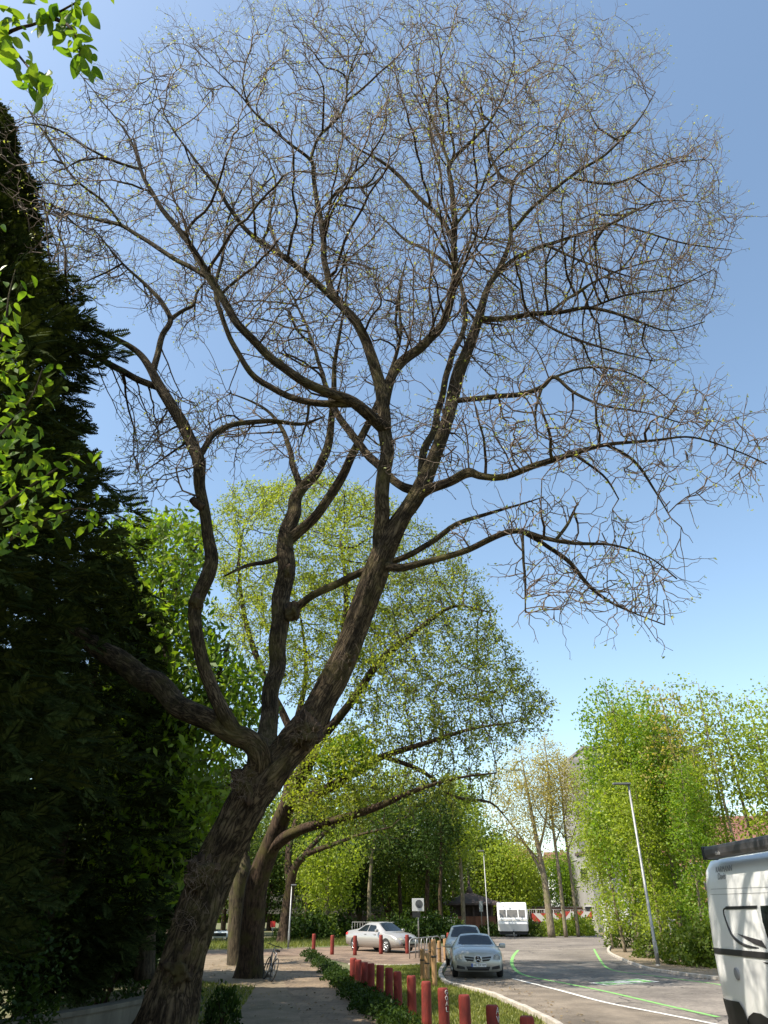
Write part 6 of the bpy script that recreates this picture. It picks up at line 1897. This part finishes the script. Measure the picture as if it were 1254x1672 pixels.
# --- caravan
pc2 = g(843, 1531)
cv = thing('caravan', 'small white touring caravan with three front windows by the wood', 'caravan', pc2 + Vector((0, 1.2, 0)), R(-8))
hgt = at(843, 1473, pc2.y).z
wv = (at(868, 1500, pc2.y).x - at(819, 1500, pc2.y).x) / 2
prof = [(-.15, .45), (-.35, 1.0), (-.30, hgt * .52), (.0, hgt * .86), (.25, hgt * .96), (.7, hgt), (3.6, hgt), (4.1, hgt * .94), (4.3, hgt * .5), (4.2, .45)]
Vc, Fc = [], []
yl = [(-wv, .0), (-wv * .97, .05), (-wv * .9, 0.08), (wv * .9, .08), (wv * .97, .05), (wv, 0)]
n_ = len(prof)
cyc = sum(p[0] for p in prof) / n_; czc = sum(p[1] for p in prof) / n_
for (x, inf) in yl:
    for (y, z) in prof:
        k = 1 - (.08 - inf) * .6
        Vc.append((x, cyc + (y - cyc) * k, czc + (z - czc) * k))
for i in range(len(yl) - 1):
    for k in range(n_):
        k2 = (k + 1) % n_
        Fc.append((i * n_ + k, (i + 1) * n_ + k, (i + 1) * n_ + k2, i * n_ + k2))
Fc.append(tuple(reversed(range(n_)))); Fc.append(tuple((len(yl) - 1) * n_ + k for k in range(n_)))
MB().add(Vc, Fc).build('body', M_vanwhite, cv)
bvc = bvh_of(Vc, Fc)
M_cvglass = mat('caravan_window', (.14, .13, .11), .1, spec=.8)
for a, b in ((-.86, -.42), (-.36, .36), (.42, .86)):
    w_ = [(wv * a, hgt * .56), (wv * b, hgt * .56), (wv * b, hgt * .78), (wv * a, hgt * .78)]
    fr_ = patch(bvc, [(u, z) for u, z in w_], 'yneg' if False else 'y', -1, .012, 3)
    fr_.build('front_window', M_cvglass, cv)
MB().box((0, -.37, hgt * .49), (2 * wv * .9, .03, .05)).build('trim_strip', M_steel, cv)
MB().box((0, 2.0, .35), (2 * wv * .94, 4.0, .3)).build('chassis', M_black, cv)
for s in (-1, 1):
    Mx = Matrix.Translation((s * (wv - .12), 2.1, .32)) @ Matrix.Rotation(R(90), 4, 'Y')
    MB().lathe([(.2, -.1), (.3, -.1), (.32, -.05), (.32, .05), (.3, .1), (.2, .1)], 20, Mx).build('wheel', M_rubber, cv)
MB().tube([(0, -.2, .42), (0, -1.3, .45)], .05, 8).build('drawbar', M_black, cv)
MB().tube([(0, -1.2, 0), (0, -1.2, .6)], .04, 8).build('jockey_leg', M_steel, cv)
MB().box((wv + .03, 1.5, hgt * .66), (.03, .9, hgt * .2)).build('side_window', M_cvglass, cv)

# --- small pale van at the end of the track
p = g(351, 1541)
vv = thing('small_van', 'small pale blue-white van seen head-on at the end of the dirt track', 'van', p + Vector((0, 1.5, 0)), 0)
zz2 = at(351, 1522, p.y).z
M_pale = mat('pale_blue_paint', (.5, .55, .58), .4)
MB().box((0, 1.2, .3 + (zz2 - .3) / 2), (1.25, 3.0, zz2 - .3), bev=.16).build('body', M_pale, vv)
MB().box((0, -.32, zz2 * .74), (1.0, .06, zz2 * .3), bev=.02).build('windscreen', M_carglass, vv)
for s in (-1, 1):
    MB().box((s * .42, -.33, zz2 * .42), (.2, .06, .14), bev=.02).build('headlight', M_headlamp, vv)
    MB().box((s * .45, .1, .2), (.2, .5, .4), bev=.08).build('wheel', M_rubber, vv)
MB().box((0, -.34, zz2 * .26), (1.15, .08, .16), bev=.02).build('bumper', M_black, vv)

# --- white camper van on the right, rear away from the camera
VX = 5.08
VYr = 12.75
VL = 5.9
vc = thing('camper_van', 'white panel van camper with dark awning box and tree shadows on its side', 'van', (VX + 1.03, VYr - VL / 2, 0), R(-90))
def vring(x, k, zt=2.62, zb=.42):
    half = [(.86, zb), (.97, zb + .06), (1.02, .85), (1.03, 1.2), (1.02, 1.55), (.985, 1.95), (.93, 2.3), (.89, zt - .16), (.80, zt - .05), (.5, zt), (0, zt + .01)]
    pts = [(x, y * k, z) for y, z in half]
    return pts + [(x, -y * k, z) for y, z in reversed(half[:-1])]
h_ = VL / 2
vst = [(-h_ + .0, .90, 2.5), (-h_ + .02, .945, 2.56), (-h_ + .07, .975, 2.6), (-h_ + .16, .993, 2.62), (-h_ + .35, 1, 2.62), (-h_ + 1.2, 1, 2.62), (-h_ + 2.4, 1, 2.62), (-h_ + 3.4, 1, 2.62), (h_ - 1.9, 1, 2.6), (h_ - 1.45, .985, 2.3), (h_ - .85, .97, 1.5), (h_ - .35, .95, 1.25), (h_ - .08, .88, 1.1), (h_, .8, 1.0)]
Vv, Fv = [], []
n_ = 21
for (x, k, zt) in vst:
    rg = vring(x, k)
    Vv += [(a, b, c if c < .9 else .9 + (c - .9) * (zt + .22 - .9) / (2.62 - .9)) for a, b, c in rg]
for i in range(len(vst) - 1):
    for k in range(n_):
        k2 = (k + 1) % n_
        Fv.append((i * n_ + k, (i + 1) * n_ + k, (i + 1) * n_ + k2, i * n_ + k2))
Fv.append(tuple(range(n_))); Fv.append(tuple(reversed([(len(vst) - 1) * n_ + k for k in range(n_)])))
MB().add(Vv, Fv, True).build('body', M_vanwhite, vc)
bvv = bvh_of(Vv, Fv)
def vside(px, py):
    q = onx(px, py, VX)
    return (-(q.y - (VYr - h_)), q.z)
def vpatch(name, pix, m, off=.006, n=4):
    return patch(bvv, [(max(-h_ + .03, a_), max(.47, b_)) for a_, b_ in (vside(*q) for q in pix)], 'y', -1, off, n).build(name, m, vc)
vpatch('rub_strip', [(1162, 1547), (1166, 1557), (1262, 1567), (1262, 1556)], mat('van_trim', (.03, .028, .03), .5), .012)
vpatch('window_trim', [(1180, 1480), (1231, 1478.5), (1231, 1483.5), (1180, 1485)], M_black, .01)
vpatch('window', [(1236, 1479), (1330, 1476), (1330, 1560), (1275, 1550), (1252, 1532), (1242, 1505)], M_carglass, .01)
_tp = []
for q_ in ((1181, 1482), (1177, 1485), (1178, 1493), (1184, 1508), (1193, 1526), (1205, 1538), (1220, 1545), (1238, 1548)):
    a_, b_ = vside(*q_)
    h2, _n, _i, _d = bvv.ray_cast(Vector((a_, -6, b_)), Vector((0, 1, 0)))
    _tp.append(h2)
_tp, _tr = smooth_path(_tp, [.010, .012, .014, .017, .02, .022, .018, .006], 4)
MB().tube(_tp, _tr, 8).build('window_trim', mat('van_trim', (.03, .028, .03), .5), vc)
vpatch('decor_stripe', [(1201, 1524), (1243, 1536), (1252, 1549), (1230, 1541)], mat('decor_dark', (.05, .045, .05), .4), .009)
vpatch('decor_stripe', [(1245, 1571), (1266, 1572), (1266, 1580)], mat('decor_dark', (.05, .045, .05), .4), .009)
vpatch('bumper_corner', [(1174, 1629), (1208, 1636), (1216, 1650), (1221, 1672), (1222, 1700), (1184, 1690)], M_black, .02)
vpatch('wheel_arch', [(1217, 1672), (1221, 1660), (1230, 1653), (1242, 1655), (1256, 1664), (1266, 1690), (1270, 1730), (1222, 1730)], M_black, .008)
for yy in (1450, 1459):
    vpatch('panel_groove', [(1152, yy + 1.5), (1262, yy - 2.5), (1262, yy - 1.7), (1152, yy + 2.2)], mat('groove_grey', (.25, .25, .25), .6), .003, 2)
xw, zw = vside(1243, 1700)
wheel(vc, vside(1243, 1690)[0], -.92, .36, .24, -1)
wheel(vc, h_ - 1.0, -.92, .36, .24, -1)
wheel(vc, vside(1243, 1690)[0], .92, .36, .24, 1)
wheel(vc, h_ - 1.0, .92, .36, .24, 1)
xc, zc = vside(1204, 1590)
cp = MB().lathe([(.075, -.02), (.075, .012), (.06, .018), (.001, .018)], 24, Matrix.Translation((xc, -1.035, zc)) @ FRONT).build('filler_cap', mat('cap_grey', (.25, .25, .26), .5), vc)
vpatch('tail_light', [(1156, 1556), (1159, 1556), (1172, 1620), (1168, 1620)], M_taillamp, .012)
aw = [vside(1149, 1386), vside(1149, 1404)]
za, zb_ = aw[0][1] + .02, aw[1][1]
M_awn = mat('awning_anthracite', (.075, .072, .075), .5, var=.1, scale=4)
ab = MB().box((-h_ + .62 + 1.9, -.97, (za + zb_) / 2), (3.8, .22, za - zb_), bev=.05).build('awning_box', M_awn, vc)
MB().box((-h_ + .6, -.97, (za + zb_) / 2), (.06, .24, za - zb_ + .02), bev=.02).build('end_cap', M_black, ab)
SIDE = Matrix.Rotation(R(90), 4, 'X')
M_gletter = mat('grey_lettering', (.30, .30, .31), .6)
x1, z1 = vside(1167, 1419); x2, z2 = vside(1169, 1430)
def vtext(s, px, py, size, m):
    x, z = vside(px, py)
    hh_, nn_, _, _ = bvv.ray_cast(Vector((x, -6, z)), Vector((0, 1, 0)))
    tilt_ = math.atan2(-nn_.z, -nn_.y) if False else 0
    if nn_.y > 0: nn_ = -nn_
    ang = math.atan2(nn_.z, -nn_.y)
    return text_mesh(s, size, m, vc, Matrix.Translation((x, hh_.y - .008, z)) @ Matrix.Rotation(R(90) - ang, 4, 'X'))
vtext('KARMANN', 1168, 1419, .12, M_gletter)
vtext('Davis', 1167, 1431, .13, M_gletter)
xt, zt_ = vside(1159, 1396)
text_mesh('thule', .08, mat('pale_letter', (.4, .39, .38), .6), ab, Matrix.Translation((xt + .42, -1.084, zt_)) @ SIDE, 'lettering')
vpatch('door_handle', [(1245, 1398), (1262, 1396), (1262, 1401), (1247, 1402)], M_black, .012, 2)
MB().box((-h_ - .04, 0, .55), (.12, 1.9, .28), bev=.05).build('rear_bumper', M_black, vc)
MB().box((-h_ - .03, -.86, 2.42), (.06, .07, .12), bev=.02).build('hinge', M_awn, vc)

# --- bicycle leaning against the old tree
pb = g(436, 1601)
bc = thing('bicycle', 'dark bicycle with bright tubes leaning against the thick trunk', 'bicycle', pb, R(112))
M_bike = mat('bike_frame', (.16, .16, .17), .35, metal=.6)
lean = R(16)
LM = Matrix.Rotation(lean, 4, 'X')
def bt(pts, r_, nm, m, par=None, n=8):
    return MB().tube([LM @ Vector(p) for p in pts], r_, n).build(nm, m, par or bc)
for x in (-.52, .52):
    ringp = [(x + math.cos(a) * .33, 0, .34 + math.sin(a) * .33) for a in [2 * math.pi * k / 28 for k in range(29)]]
    w_ = bt(ringp, .02, 'wheel', M_rubber)
    mb = MB()
    for k in range(14):
        a = 2 * math.pi * k / 14
        mb.tube([LM @ Vector((x, 0, .34)), LM @ Vector((x + math.cos(a) * .32, 0, .34 + math.sin(a) * .32))], .003, 4)
    mb.build('spokes', M_steel, w_)
fb = MB()
for a, b in (((-.52, 0, .34), (-.05, 0, .33)), ((-.52, 0, .34), (-.18, 0, .78)), ((-.05, 0, .33), (-.2, 0, .86)), ((-.05, 0, .33), (.36, 0, .78)), ((-.18, 0, .78), (.34, 0, .86)), ((.52, 0, .34), (.33, 0, .98))):
    fb.tube([LM @ Vector(a), LM @ Vector(b)], .019, 8)
fb.build('frame', M_bike, bc)
bt([(.3, -.28, 1.02), (.36, -.2, 1.04), (.33, 0, 1.02), (.36, .2, 1.04), (.3, .28, 1.02)], .014, 'handlebar', M_black)
MB().box((-.22, -.0, 0), (.26, .13, .06), bev=.025).build('saddle', M_black, bc).matrix_local = LM @ Matrix.Translation((0, 0, .9))
bt([(-.05, -.06, .33), (-.05, .06, .33)], .08, 'crank', M_steel, n=12)
print('objects', len(bpy.data.objects), 'tris', sum(sum(len(p.vertices) - 2 for p in m.polygons) if len(m.polygons) < 5000 else len(m.polygons) * 2 for m in bpy.data.meshes))
